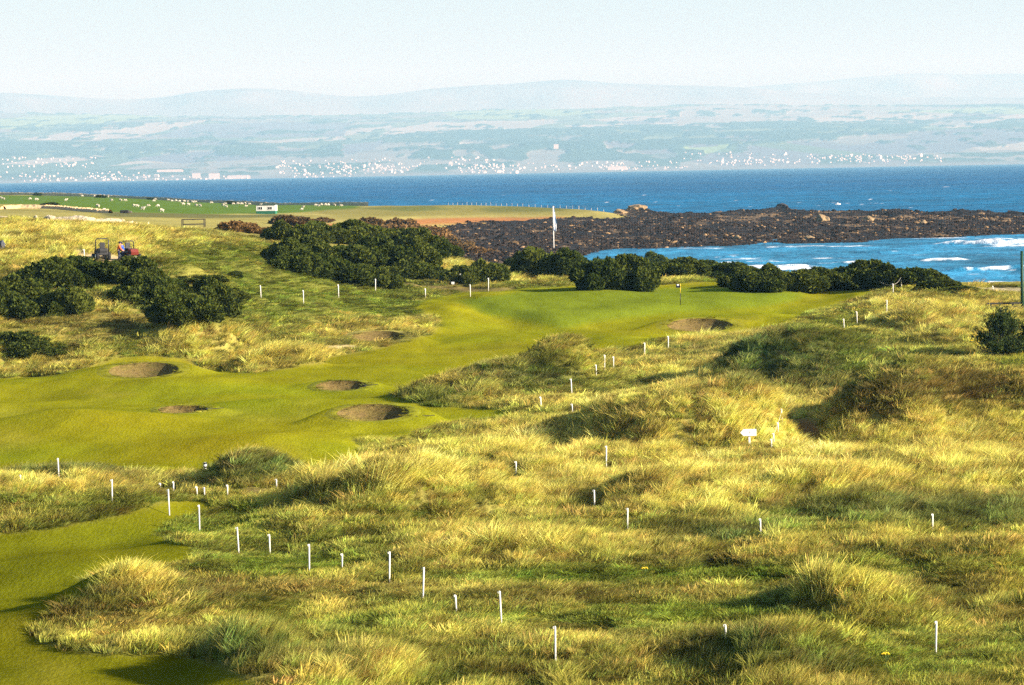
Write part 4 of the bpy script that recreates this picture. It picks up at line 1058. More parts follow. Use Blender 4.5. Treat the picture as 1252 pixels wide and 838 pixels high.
def leafball(name, n, seed, lump=7, leaf=.16, flat=1.0, cols=((0.022, 0.040, 0.010), (0.060, 0.085, 0.022)), core=(0.012, 0.018, 0.006), bottom=-.1, upright=.6, gap=0.0):
    """bushy crown: leaf sprigs over a cluster of lumps, in a unit box (z 0..1); one mesh, two colours in Col"""
    rs = np.random.default_rng(seed)
    cs = [np.array((0, 0, .26)), np.array((.3, .1, .22)), np.array((-.3, -.1, .2))]; rs_ = [.44, .36, .36]
    for i in range(lump):
        a = rs.random() * 6.283; r = .88 * math.sqrt(rs.random())
        top = (.78 * (1 - r * r) ** .5 + .12) * rs.uniform(.62, 1.1)
        rad = rs.uniform(.13, .27); cs.append(np.array((math.cos(a) * r * .85, math.sin(a) * r * .85, max(top - rad * .8, .05)))); rs_.append(rad)
    cs = np.array(cs); rs_ = np.array(rs_)
    wgt = rs_ ** 2; k = rs.choice(len(cs), n * 3, p=wgt / wgt.sum())
    dr = rs.normal(0, 1, (n * 3, 3)); dr /= np.linalg.norm(dr, axis=1)[:, None]
    p = cs[k] + dr * rs_[k][:, None] * (rs.uniform(.84, 1.08, (n * 3, 1)) + .16 * np.maximum(0, vnoise(dr[:, 0] * 4 + k, dr[:, 1] * 4 + dr[:, 2] * 3, 3))[:, None])
    dist = np.linalg.norm(p[:, None, :] - cs[None], axis=2) / rs_[None]
    okk = (dist.min(1) > .84) & (p[:, 2] > bottom * 0 + .0)
    p = p[okk][:n]; dr = dr[okk][:n]; n_ = len(p)
    ax = dr * (1 - upright) + np.array((0, 0, upright)) + rs.normal(0, .35, (n_, 3)); ax /= np.linalg.norm(ax, axis=1)[:, None]
    sd_ = np.cross(ax, rs.normal(0, 1, (n_, 3))); sd_ /= np.linalg.norm(sd_, axis=1)[:, None]
    ln = leaf * rs.uniform(.6, 1.4, (n_, 1)) * np.where(rs.random((n_, 1)) < .07, 2.2, 1.0); wd_ = ln * .30
    q0 = p - ax * ln * .4 - sd_ * wd_ * .6; q1 = p - ax * ln * .4 + sd_ * wd_ * .6; q2 = p + ax * ln * .35 + sd_ * wd_; q3 = p + ax * ln * .8; q4 = p + ax * ln * .35 - sd_ * wd_
    V = np.stack([q0, q1, q2, q3, q4], 1).reshape(-1, 3)
    b = np.arange(n_) * 5
    Fq = np.concatenate([np.stack([b, b + 1, b + 2], -1), np.stack([b, b + 2, b + 4], -1), np.stack([b + 4, b + 2, b + 3], -1)])
    tt = (rs.random((n_, 1)) * .7 + .3 * (vnoise(p[:, 0] * 3, p[:, 1] * 3 + p[:, 2] * 3, seed % 7)[:, None] * .5 + .5))
    c = np.array(cols[0]) * (1 - tt) + np.array(cols[1]) * tt
    c = np.repeat(c, 5, 0)
    bm = bmesh.new()
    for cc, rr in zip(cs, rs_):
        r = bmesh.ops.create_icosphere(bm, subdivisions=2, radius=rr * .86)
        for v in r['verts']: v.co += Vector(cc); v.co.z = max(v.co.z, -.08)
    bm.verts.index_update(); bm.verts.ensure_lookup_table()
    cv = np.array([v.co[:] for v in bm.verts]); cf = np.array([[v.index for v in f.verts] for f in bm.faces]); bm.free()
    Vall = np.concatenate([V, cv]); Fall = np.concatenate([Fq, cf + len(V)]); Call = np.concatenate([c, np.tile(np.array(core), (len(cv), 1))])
    Vall[:, 2] = Vall[:, 2] / .95
    Vall[:, :2] /= .93
    return mesh_np(name, Vall, Fall, Call, smoothed=False)


M_leafgreen = plain('stem_green', (.06, .10, .02), .8, .2, 10)
M_leaf = leaf_mat('bush_leaf', 'Col', 'GEOMETRY', .15, objvar=.28)
GORSE = []
for i in range(5):
    me = leafball(f'gorse_bush_{i}', 25000, 100 + i, lump=24 + 3 * (i % 4), leaf=.047, cols=((0.016, 0.033, 0.006), (0.095, 0.112, 0.021)), upright=.5); me.materials.append(M_leaf); GORSE.append(me)
BROWN = []
for i in range(2):
    me = leafball(f'brown_bush_{i}', 11000, 130 + i, lump=22, leaf=.075, cols=((0.055, 0.038, 0.014), (0.19, 0.12, 0.05)), core=(0.03, 0.02, 0.01), upright=.7); me.materials.append(M_leaf); BROWN.append(me)
THICK = {
    'mower': ('the mower thicket', [(16, 368, 66, 32), (48, 358, 84, 42), (88, 352, 84, 42), (125, 350, 84, 40), (160, 354, 74, 42), (190, 362, 56, 32), (14, 392, 66, 40), (46, 386, 50, 36), (82, 388, 54, 38), (172, 376, 70, 36), (195, 390, 82, 44), (226, 396, 92, 50), (255, 384, 60, 42), (276, 373, 40, 30), (222, 346, 46, 16), (246, 346, 50, 18), (284, 340, 22, 10)]),
    'edge': ('the left edge thicket', [(10, 436, 80, 28), (42, 437, 56, 24), (66, 437, 36, 14)]),
    'slope': ('the big slope thicket', [(352, 300, 56, 28), (392, 297, 66, 28), (432, 300, 66, 27), (474, 304, 66, 28), (512, 310, 54, 26), (541, 316, 36, 20), (346, 324, 50, 30), (378, 327, 68, 36), (420, 330, 72, 38), (462, 332, 70, 38), (504, 330, 60, 32), (360, 336, 54, 28), (392, 343, 66, 32), (432, 350, 62, 34), (462, 354, 42, 24), (494, 346, 60, 30), (526, 343, 40, 22)]),
    'gap': ('the small mid clump', [(562, 349, 36, 22), (590, 348, 52, 30), (606, 340, 30, 18)]),
    'flag': ('the thicket under the flagpole', [(640, 333, 44, 24), (660, 340, 62, 38), (692, 342, 52, 36), (734, 355, 62, 39), (768, 356, 56, 37)]),
    'hedge': ('the hedge behind the green', [(798, 336, 59, 24), (830, 339, 72, 25), (864, 341, 72, 24), (892, 342, 59, 22), (914, 352, 57, 26), (940, 358, 72, 32), (974, 358, 72, 31), (1006, 357, 72, 31), (1038, 354, 78, 31), (1068, 353, 72, 30), (1098, 352, 75, 29), (1128, 354, 72, 29), (1152, 357, 46, 18), (1174, 358, 41, 10)]),
}
def ordn(i, n):
    if i == 0: return 'leftmost'
    if i == n - 1: return 'rightmost'
    o_ = ['first', 'second', 'third', 'fourth', 'fifth', 'sixth', 'seventh', 'eighth', 'ninth', 'tenth', 'eleventh', 'twelfth', 'thirteenth', 'fourteenth', 'fifteenth', 'sixteenth', 'seventeenth']
    return o_[i] + ' from the left' if i <= (n - 1) / 2 else o_[n - 1 - i] + ' from the right'
kk = 0
def plant_bush(px, py, w, h, mesh, name, lab, cat, grp, deep=.95):
    w *= random.uniform(1.1, 1.35); h *= random.uniform(.88, 1.12)
    x, y, z = hit(px, py); m_ = y / FPX
    o = link(name, mesh); o.location = (x, y + w * m_ * .35, min(z, float(zat(x, y + w * m_ * .35))) - .08)
    lift = max(0, float(zat(x, y + w * m_ * .35)) - z)
    o.scale = (w * m_ * .56, w * m_ * .5 * deep, max(h * m_ - lift * .7, h * m_ * .6) * 1.04); o.rotation_euler = (0, 0, random.uniform(-.5, .5) + (3.14 if random.random() < .5 else 0))
    return tag(o, lab, cat, grp)
for key, (where, lst) in THICK.items():
    order = sorted(range(len(lst)), key=lambda i: lst[i][0])
    hs_ = [b[3] for b in lst]
    for i, (px, py, w, h) in enumerate(lst):
        rank = order.index(i)
        size = 'tall' if h > np.percentile(hs_, 67) else 'low' if h < np.percentile(hs_, 33) else 'rounded'
        plant_bush(px, py, w, h, GORSE[(kk * 3 + i) % 5], 'gorse_bush', f'{size} dark green gorse bush, {ordn(rank, len(lst))} in {where}', 'bush', f'gorse bushes of {where}'); kk += 1
for i, (px, py, w, h, lab) in enumerate([
    (288, 284, 46, 15, 'twiggy brown shrub on the grassy crest beside the orange sand'), (312, 286, 24, 10, 'small dark brown shrub right of the twiggy one on the crest'), (352, 276, 44, 14, 'reddish brown shrub behind the slope thicket, below the white hut'), (392, 272, 26, 7, 'low reddish brown shrub right of the larger one below the white hut'),
    (446, 284, 50, 17, 'brown shrub rising behind the middle of the slope thicket'), (484, 287, 54, 20, 'tallest reddish brown shrub behind the slope thicket'), (522, 297, 56, 20, 'brown shrub at the right back of the slope thicket'), (552, 310, 50, 20, 'brown shrub sloping down to the reef beside the thicket'), (586, 317, 40, 14, 'low olive brown shrub before the dark reef'), (612, 322, 30, 12, 'small brown shrub left of the thicket below the flagpole')]):
    plant_bush(px, py, w, h, BROWN[i % 2], 'brown_shrub', lab, 'shrub', 'brown shrubs on the dune tops')
for i, (px, py, w, h, lab) in enumerate([(45, 238.5, 10, 4, 'leftmost dark bush standing against the coastal wall'), (122, 240, 12, 3.5, 'dark bush by the coastal wall above the farm trailer'), (184, 241.5, 8, 3.5, 'dark bush by the coastal wall above the open timber frame'), (281, 248, 12, 4, 'dark bush by the coastal wall left of the white hut'), (59, 251, 20, 4, 'dark brown bush behind the ochre rubble heap')]):
    plant_bush(px, py, w, h, GORSE[i % 5], 'field_bush', lab, 'bush', 'dark bushes round the sheep field')

# white site hut
x, y, z = hit(325, 262); m_ = y / FPX
root = empty('site_hut', (x, y, z - .05), math.radians(-9)); tag(root, 'white and green hut with two dark windows at the edge of the sheep field', 'hut')
W_, D_, H_ = 24 * m_, 9.5 * m_ * 1.1, 11.2 * m_
mb = MB(); mb.box((0, D_ / 2, H_ * .68), (W_, D_, H_ * .64), bevel=.03); mb.build('body', M_white, root)
mb = MB(); mb.box((0, D_ / 2, H_ * .2), (W_ * .995, D_ * .995, H_ * .36)); mb.build('lower_panel', M_green, root)
mb = MB(); mb.prism([(-W_ * .52, 0), (W_ * .52, 0), (W_ * .50, .16), (-W_ * .50, .16)], -.15, D_ + .15); mb.build('roof', M_dkgreen, root, loc=(0, 0, H_))
mb = MB(); mb.box((-W_ / 2 - .02, D_ / 2, H_ * .52), (.04, D_ * .96, H_ * .9)); mb.build('end_shade', M_dkgreen, root)  # dark sheet: shade of the hut's left end put in as colour
for wx in (-.28, .22):
    mb = MB()
    ww, hh = W_ * .22, H_ * .3
    for sx in (-1, 0, 1): mb.box((sx * ww / 2, -.03, 0), (.09, .06, hh))
    for sz in (-1, 1): mb.box((0, -.03, sz * hh / 2), (ww + .09, .065, .09))
    fr = mb.build('window', M_white, root, loc=(wx * W_, 0, H_ * .66))
    mb = MB(); mb.box((0, -.012, 0), (ww, .02, hh)); mb.build('pane', M_glass, fr)

# open timber frame behind the crest
x, y, z = hit(236, 279); y2 = y + 2; m_ = y2 / FPX; x = x / y * y2; z = float(zat(x, y2))
root = empty('timber_frame', (x, y2, z)); tag(root, 'dark open timber frame standing on the grassy crest left of the brown shrub', 'frame')
fw, fh_ = 27 * m_, 9.5 * m_
for sx in (-.5, .5):
    for sy in (0, 1.4):
        mb = MB(); mb.box((sx * fw, sy, fh_ / 2), (.10, .10, fh_)); mb.build('post', M_dktimber, root)
mb = MB()
mb.box((0, 0, fh_ + .05), (fw + .1, .09, .10)); mb.box((0, 1.4, fh_ + .05), (fw + .1, .09, .10)); mb.box((0, .7, fh_ + .03), (.13, 1.3, .14))
mb.build('top_rail', M_dktimber, root)
mb = MB(); mb.box((0, 1.4, fh_ * .42), (fw - .15, .06, .14)); mb.build('rail', M_dktimber, root)

# farm trailer
x, y, z = hit(152, 261); m_ = y / FPX
root = empty('farm_trailer', (x, y, z)); tag(root, 'dark low farm trailer at the near edge of the sheep field', 'trailer')
mb = MB(); mb.box((-.3 * m_, .9, 3.2 * m_ * .62), (10 * m_, 1.6, 3.6 * m_), bevel=.05); mb.build('bed', M_black, root)
mb = MB(); mb.box((6.5 * m_, .9, 2.4 * m_ * .6), (4 * m_, 1.2, 2.2 * m_), bevel=.05); mb.build('drawbar', M_timber, root)
for sx in (-.5, .5):
    mb = MB(); mb.tube([(sx * 4 * m_, .02, .3), (sx * 4 * m_, .16, .3)], .32, 14); mb.build('wheel', M_rubber, root)

# post and wire fence along the headland
fp = [(552, 251.5), (566, 250.8), (580, 250), (600, 249), (640, 248), (652, 248), (672, 248.5), (690, 249.5), (706, 250.5), (740, 252.5)]
P = np.array([(float(ray(a, 249)[0]) * d_, d_, float(zat(float(ray(a, 249)[0]) * d_, d_))) for a, d_ in ((548, 1102), (600, 1088), (640, 1080), (700, 1076), (745, 1072))]); L_ = np.concatenate([[0], np.cumsum(np.linalg.norm(np.diff(P[:, :2], axis=0), axis=1))])
root = empty('field_fence', tuple(P[0])); tag(root, 'post and wire fence of pale posts along the grassy headland top', 'fence')
pm = MB(); pm.tube([(0, 0, -.2), (0, 0, 1.05)], .06, 6); pm = pm.mesh('post'); pm.materials.append(plain('pale_post', (.5, .46, .4), .8, .2, 4))
tops = []
for t in np.arange(0, L_[-1], 2.4):
    X = float(np.interp(t, L_, P[:, 0])); Y = float(np.interp(t, L_, P[:, 1])); Zz = float(zat(X, Y))
    o = link('post', pm, None, root, (X - P[0][0], Y - P[0][1], Zz - P[0][2])); o.scale = (random.uniform(.8, 1.3),) * 2 + (random.uniform(.7, 1.25),); tops.append(Vector(o.location))
for hh in (.5, 1.05):
    mb = MB(); mb.tube([p + Vector((0, 0, hh)) for p in tops], .015, 4, False); mb.build('wire', M_grey, root)

# sheep
def skin_mesh(name, nodes, edges, sub=2):
    me = bpy.data.meshes.new(name); me.from_pydata([n[0] for n in nodes], edges, [])
    o = bpy.data.objects.new(name + '_tmp', me); COL.objects.link(o)
    md = o.modifiers.new('skin', 'SKIN'); md.use_smooth_shade = True
    for v, n in zip(me.skin_vertices[0].data, nodes):
        r = n[1]; v.radius = (r, r) if not isinstance(r, tuple) else r
    me.skin_vertices[0].data[0].use_root = True
    s = o.modifiers.new('sub', 'SUBSURF'); s.levels = sub; s.render_levels = sub
    dg = bpy.context.evaluated_depsgraph_get()
    out_ = bpy.data.meshes.new_from_object(o.evaluated_get(dg)); out_.name = name
    bpy.data.objects.remove(o); bpy.data.meshes.remove(me)
    for p in out_.polygons: p.use_smooth = True
    return out_
def sheep_mesh(name, graze):
    nd = [((0, 0, .62), .27), ((.32, 0, .64), .25), ((-.34, 0, .63), .25), ((.52, 0, .70 if not graze else .58), .14), ((.68, 0, .88 if not graze else .34), .10), ((.84, 0, .84 if not graze else .20), .06),
          ((.28, .14, .36), .09), ((.28, .15, .02), .04), ((.28, -.14, .36), .09), ((.28, -.15, .02), .04), ((-.34, .14, .38), .10), ((-.36, .15, .02), .04), ((-.34, -.14, .38), .10), ((-.36, -.15, .02), .04), ((-.62, 0, .6), .05)]
    ed = [(0, 1), (0, 2), (1, 3), (3, 4), (4, 5), (1, 6), (6, 7), (1, 8), (8, 9), (2, 10), (10, 11), (2, 12), (12, 13), (2, 14)]
    return skin_mesh(name, nd, ed, 1)
SM = [sheep_mesh('sheep_grazing', True), sheep_mesh('sheep_standing', False)]
for m in SM: m.materials.append(M_wool)
SHEEP = [(5, 545), (13, 548), (110, 548), (132, 551), (357, 576), (380, 592), (440, 553), (405, 553), (490, 573), (501, 575), (540, 573), (560, 555), (576, 574), (612, 548), (627, 549), (642, 551), (655, 541), (672, 556), (668, 568), (687, 569), (712, 558), (714, 572), (730, 573), (702, 550), (812, 571), (825, 576), (850, 566), (836, 556), (866, 556), (892, 561), (896, 574), (908, 561), (1100, 586), (1150, 571), (1160, 573), (1172, 569), (1187, 569), (1197, 570), (1220, 571), (1242, 573), (590, 593), (682, 546), (707, 549), (455, 554), (565, 546), (345, 538), (370, 537), (393, 537), (300, 537), (820, 566), (1104, 578), (880, 566), (950, 566), (240, 553), (520, 586), (770, 562)]
for k, (cx, cy_) in enumerate(SHEEP):
    px = cx * .3355; py = 60 + cy_ * .3355 + .8
    try: x, y, z = hit(px, py)
    except ValueError: continue
    o = bpy.data.objects.new('sheep', SM[0 if random.random() < .7 else 1]); COL.objects.link(o)
    o.location = (x, y, z); o.rotation_euler = (0, 0, random.choice((0, 3.14)) + random.uniform(-.6, .6)); sc_ = 1.0 * random.uniform(.9, 1.15); o.scale = (sc_,) * 3
    wh = 'left of the farm trailer' if px < 145 else 'between the farm trailer and the white hut' if px < 305 else 'right of the white hut'
    tag(o, f'white sheep out in the green field, {wh}', 'sheep', f'sheep in the field {wh}')

# ------------------------------------------------------------------ stakes, signs, flags
pmesh = MB(); pmesh.tube([(0, 0, -.35), (0, 0, .97), (0, 0, 1.0)], [.032, .030, .018], 10); pmesh = pmesh.mesh('stake', True); pmesh.materials.append(M_stake)
hmesh = MB(); hmesh.tube([(.02, 0, 0), (-.03, 0, .015), (-.055, -.01, .0), (-.06, -.02, -.03), (-.035, -.03, -.04)], .014, 6); hmesh = hmesh.mesh('rope_eye', True); hmesh.materials.append(M_stake)
STK = {}
for (px, y0, y1, lab) in STAKES:
    x, y, z = hit(px, y1); h = (y1 - y0) * y / FPX
    o = link('stake', pmesh); wsc = np.interp(y, [80, 160, 300], [1.0, 1.2, 1.6])
    o.location = (x, y, z); o.scale = (wsc, wsc, h); o.rotation_euler = (random.uniform(-.03, .03), random.uniform(-.045, .045), random.uniform(-.6, .6))
    if 'leaning' in lab: o.rotation_euler[1] = -.035
    tag(o, lab, 'stake', 'white rope stakes on the course')
    e = link('rope_eye', hmesh, None, o, (0, 0, .97)); e.scale = (1, 1, 1 / h * wsc)
    STK[(px, y1)] = o

# ropes hung from stake to stake
for keys, lab in (([(956, 515), (951, 529), (946, 542), (943, 550)], 'thin pale rope strung down the stakes beside the sandy pit'), ([(1072, 356), (1092, 360), (1102, 352)], 'thin pale rope strung between the three stakes on the green knoll')):
    pts = []
    tp_ = [Vector(STK[k].location) + Vector((0, 0, STK[k].scale[2] * .95)) for k in keys]
    for a_, b_ in zip(tp_, tp_[1:]):
        for t in np.linspace(0, 1, 9)[:-1]:
            p = a_.lerp(b_, t); p.z -= .22 * 4 * t * (1 - t) * min(1, (b_ - a_).length / 6); pts.append(p)
    pts.append(tp_[-1])
    mb = MB(); mb.tube(pts, .012, 6); tag(mb.build('rope', plain('pale_rope', (.45, .42, .32), .9, .2, 30), None, True), lab, 'rope')
# yellow ragwort heads
M_ragwort = plain('ragwort_petals', (.75, .52, .02), .8, .2, 20)
for px, py, lab in ((788, 713, 'clump of small yellow flowers on dark rough in mid foreground'), (857, 580, 'tiny yellow flower in straw grass below the arrow sign'), (1188, 425, 'small yellow flower clump left of the pine'), (1082, 822, 'tiny yellow flower at the bottom right')):
    x, y, z = hit(px, py); root = empty('ragwort', (x, y, z)); tag(root, lab, 'flower', 'yellow flowers in the rough')
    mb = MB(); mb.tube([(0, 0, -.05), (.03, 0, .3), (.02, .02, .55)], .012, 6)
    for a_ in range(5): mb.tube([(.03, 0, .3), (.12 * math.cos(a_ * 1.26), .12 * math.sin(a_ * 1.26), .5)], .008, 5)
    mb.build('stem', M_leafgreen, root, True)
    mb = MB()
    for a_ in range(9): mb.ball((.13 * math.cos(a_ * 2.4) * (a_ / 9) ** .5, .13 * math.sin(a_ * 2.4) * (a_ / 9) ** .5, .56 + .03 * math.sin(a_ * 3)), (.035, .035, .02), 1)
    mb.build('flower_head', M_ragwort, root)

# striped distance marker
x, y, z = hit(251, 577); m_ = y / FPX; h = 11.5 * m_
root = empty('marker_post', (x, y, z)); tag(root, 'small black and white banded marker post at the near fairway edge', 'marker post')
mb = MB(); mb.tube([(0, 0, -.1), (0, 0, h * .97), (0, 0, h)], [.085, .085, .05], 12); mb.build('post', M_white, root, True)
for t in (.12, .5, .9):
    mb = MB(); mb.tube([(0, 0, h * t - .045), (0, 0, h * t + .045)], .09, 12); mb.build('band', M_navy, root)

# arrow sign
x, y, z = hit(916.5, 546); m_ = y / FPX
root = empty('arrow_sign', (x, y, z)); tag(root, 'white arrow shaped board on a post pointing left in long grass', 'sign')
zb_ = 21.5 * m_; hh = 4.2 * m_
mb = MB(); mb.prism([(-11.5 * m_, 0), (-7.5 * m_, hh), (8.5 * m_, hh), (8.5 * m_, -hh), (-7.5 * m_, -hh)], -.02, .02); brd = mb.build('board', M_white, root, loc=(0, -.07, zb_ - hh))
mb = MB(); mb.box((0, 0, zb_ / 2 - .2), (.10, .08, zb_ - .1 + .4)); mb.build('post', M_white, root)
cd = bpy.data.curves.new('number', 'FONT'); cd.body = '1'; cd.size = 3.6 * m_; cd.align_x = 'CENTER'; cd.align_y = 'CENTER'; cd.extrude = .004
to = bpy.data.objects.new('number', cd); COL.objects.link(to); dg = bpy.context.evaluated_depsgraph_get()
tme = bpy.data.meshes.new_from_object(to.evaluated_get(dg)); bpy.data.objects.remove(to)
t_ = link('number', tme, M_black, brd, (.5 * m_, -.026, 0)); t_.rotation_euler = (math.pi / 2, 0, 0)

# golf pin
x, y, z = hit(832, 373); m_ = y / FPX; h = 26 * m_
root = empty('golf_pin', (x, y, z)); tag(root, 'yellow and black golf pin with small dark flag on the green', 'golf pin')
mb = MB(); mb.tube([(0, 0, -.1), (0, 0, h * .55)], .035, 8); mb.build('lower_pole', M_black, root, True)
mb = MB(); mb.tube([(0, 0, h * .55), (0, 0, h)], .035, 8); mb.build('upper_pole', M_yellow, root, True)
def cloth(name, w, h_, mat, parent, loc, nx=8, nz=8, amp=.06, droop=.35, cols=None):
    vs = []
    for j in range(nz + 1):
        for i in range(nx + 1):
            u_ = i / nx; v_ = j / nz
            vs.append((u_ * w, amp * math.sin(u_ * 9 + v_ * 2) * u_, -v_ * h_ - droop * u_ * u_))
    me = mesh_np(name, np.array(vs), grid_faces(nz + 1, nx + 1))
    o = link(name, me, mat, parent, loc); md = o.modifiers.new('thick', 'SOLIDIFY'); md.thickness = .01
    return o
cloth('flag', .42, .36, M_navy, root, (-.40, 0, h - .02), droop=0.0)
cloth('flag_patch', .2, .12, M_flagwhite, root, (-.33, -.08, h - .06), droop=0, amp=.01)

# tall flagpole with limp saltire
x, y, z = hit(677, 316); y += 6; x = float(ray(677, 300)[0]) * y; z = float(zat(x, y)); m_ = y / FPX
ztop = CAMZ + float(ray(675.5, 252.5)[1]) * y
root = empty('flagpole', (x, y, z)); tag(root, 'tall white flagpole with a limp pale blue and white flag above the gorse', 'flagpole')
h = ztop - z
mb = MB(); mb.tube([(0, 0, 0), (0, 0, h * .6), (0, 0, h)], [.14, .125, .09], 12); mb.build('pole', M_white, root, True)
mb = MB(); mb.ball((0, 0, h + .08), (.12, .12, .1), 2); mb.build('finial', M_grey, root, True)
# hanging flag: folded cloth, narrow at the top and fuller lower down
nz_c, nu = 26, 14; vs = []; fcols = []
for j in range(nz_c + 1):
    v_ = j / nz_c; wdt = (0.12 + .62 * v_ ** .7 * (1 - .35 * max(0, v_ - .8) / .2))
    for i in range(nu + 1):
        u_ = i / nu
        vs.append((.10 + u_ * wdt + .06 * math.sin(u_ * 14 + v_ * 3) * v_, .16 * math.sin(u_ * 11 + v_ * 2.2) * (.3 + v_), -v_ * 27 * m_ - .5 * u_ * v_))
        dia = min(abs(u_ - v_), abs(u_ - (1 - v_)))
        fcols.append((0.85, .87, .88) if (dia < .24) else (0.03, .20, .46))
fl_ = link('flag', mesh_np('flag', np.array(vs), grid_faces(nz_c + 1, nu + 1), np.array(fcols)), attr_mat('saltire_cloth', .05, (2, 6), 0), root, (0, 0, h - .35))
fl_.modifiers.new('thick', 'SOLIDIFY').thickness = .012

# white box beside the small bushes
x, y, z = hit(553.5, 348); m_ = y / FPX
root = empty('equipment_box', (x, y, z)); tag(root, 'small pale box beside a white stake among the small bushes', 'box')
mb = MB(); mb.box((0, 0, 1.6 * m_), (3.6 * m_, .3, 3.2 * m_), bevel=.02); mb.build('body', M_white, root)
mb = MB(); mb.box((0, 0, 3.4 * m_), (4.2 * m_, .36, .5 * m_), bevel=.02); mb.build('lid', M_grey, root)

# bunker rakes
for (px, py, rz, lab) in [(264, 501, .1, 'bunker rake lying on the fairway right of the thin low bunker'), (521, 510, -.1, 'bunker rake lying on the fairway right of the largest near bunker'), (455, 472, .35, 'bunker rake lying beside the small oval bunker')]:
    x, y, z = hit(px, py)
    root = empty('bunker_rake', (x, y, z + .03), rz); tag(root, lab, 'rake', 'bunker rakes')
    mb = MB(); mb.tube([(-.55, 0, .02), (.5, .2, .05)], .022, 6); mb.build('handle', M_dktimber, root)
    mb = MB(); mb.box((-.55, 0, .03), (.10, .55, .06))
    for k in range(7): mb.box((-.55, -.24 + .08 * k, -.03), (.03, .02, .08))
    mb.build('head', M_black, root)

# tall green post, rail fence and pine at the right edge
x, y, z = hit(1250, 381); m_ = y / FPX
root = empty('green_post', (x, y, z)); tag(root, 'tall dark green post at the right picture edge by the sea', 'post')
hgt_p = z; zt = CAMZ + float(ray(1250, 308)[1]) * y; h = zt - z
mb = MB(); mb.tube([(0, 0, -.2), (0, 0, h)], [.15, .14], 14); mb.build('pole', M_dkgreen, root, True)
mb = MB(); mb.tube([(0, 0, h), (0, 0, h + .06)], [.17, .12], 14); mb.build('cap', M_dkgreen, root, True)
mb = MB(); mb.tube([(-.22, 0, h * .57), (.0, 0, h * .57)], .04, 8); mb.build('bracket', M_dkgreen, root, True)
for k_ in range(3):
    pass
root = empty('rail_fence', (x, y + .6, z)); tag(root, 'dark timber rail fence behind the pine at the right picture edge', 'fence')
mb = MB(); mb.box((-.6 * 1, 0, 10 * m_), (5.2, .12, .16)); mb.build('rail', M_dktimber, root)
mb = MB(); mb.box((-.6 * 1, 0, 5.5 * m_), (5.1, .08, .12)); mb.build('rail', M_dktimber, root)
for px_ in (-2.8, -.75, .35, 1.6):
    mb = MB(); mb.box((px_, .09, 5 * m_ - .1), (.15, .13, 10.4 * m_ + .2)); mb.build('post', M_dktimber, root)

def pine(x, y, z, w, h, lab, seed):
    rs = np.random.default_rng(seed)
    root = empty('pine_tree', (x, y, z)); tag(root, lab, 'tree')
    mb = MB(); mb.tube([(0, 0, -.2), (.05, 0, h * .35), (-.03, .03, h * .7), (0, 0, h * .97)], [.13, .10, .06, .02], 9); mb.build('trunk', M_bark, root, True)
    Vv, Ff, Cc = [], [], []
    for i in range(74):
        t = rs.uniform(.03, .93); ang = rs.random() * 6.283; r = w / 2 * (1 - t ** 2.2) * rs.uniform(.55, 1.08) + .1
        z0 = h * t * .82; tip = Vector((math.cos(ang) * r, math.sin(ang) * r, z0 + h * (.10 + .12 * rs.random())))
        bs_ = Vector((0, 0, z0 * .9))
        if i % 2 == 0:
            mb = MB(); mb.tube([bs_, bs_.lerp(tip, .5) - Vector((0, 0, .05)), tip], [.035, .025, .008], 6); mb.build('limb', M_bark, root, True)
        for s_ in range(40):
            f_ = rs.uniform(.3, 1.05); c_ = bs_.lerp(tip, f_) + Vector(rs.normal(0, .11 + .06 * f_, 3))
            sh = rs.uniform(.12, .30); ax_ = Vector((math.cos(ang) * .5, math.sin(ang) * .5, 1.0)) + Vector(rs.normal(0, .35, 3)); ax_.normalize()
            tt = rs.random(); col_ = np.array((0.022, 0.042, 0.012)) * (1 - tt) + np.array((0.075, 0.105, 0.030)) * tt
            for n_ in range(9):          # needle whorl
                dv = (ax_ * .8 + Vector(rs.normal(0, .55, 3))).normalized(); sdv = dv.cross(Vector(rs.normal(0, 1, 3))).normalized() * .025
                p0 = c_ + ax_ * sh * (n_ / 9 - .4); L0 = rs.uniform(.11, .20); b0 = len(Vv)
                Vv += [tuple(p0 - sdv), tuple(p0 + sdv), tuple(p0 + dv * L0)]; Ff.append((b0, b0 + 1, b0 + 2)); Cc += [col_] * 3
    link('crown', mesh_np('crown', np.array(Vv), np.array(Ff), np.array(Cc), smoothed=False), M_leaf, root)
x, y, z = hit(1226, 440); m_ = y / FPX
pine(x, y + .8, z, 66 * m_, 66 * m_, 'dark green young pine on the dune at the right picture edge', 5)
pine(float(ray(1262, 430)[0]) * (y + 1), y + 1, z, 40 * m_, 48 * m_, 'smaller pine cut off by the right picture edge', 6)

# dark rounded object of unknown kind at left edge, rock mesh as stand-in
x, y, z = hit(1, 304); m_ = y / FPX
o = link('boulder', rock_mesh('boulder', 60, 3), plain('dark_blue_grey', (.06, .065, .08), .8, .3, 2, bump=.05), loc=(x, y, z)); o.scale = (6 * m_, 5 * m_, 9.5 * m_); tag(o, 'dark blue grey rounded object in the dune grass at the left picture edge', 'boulder')

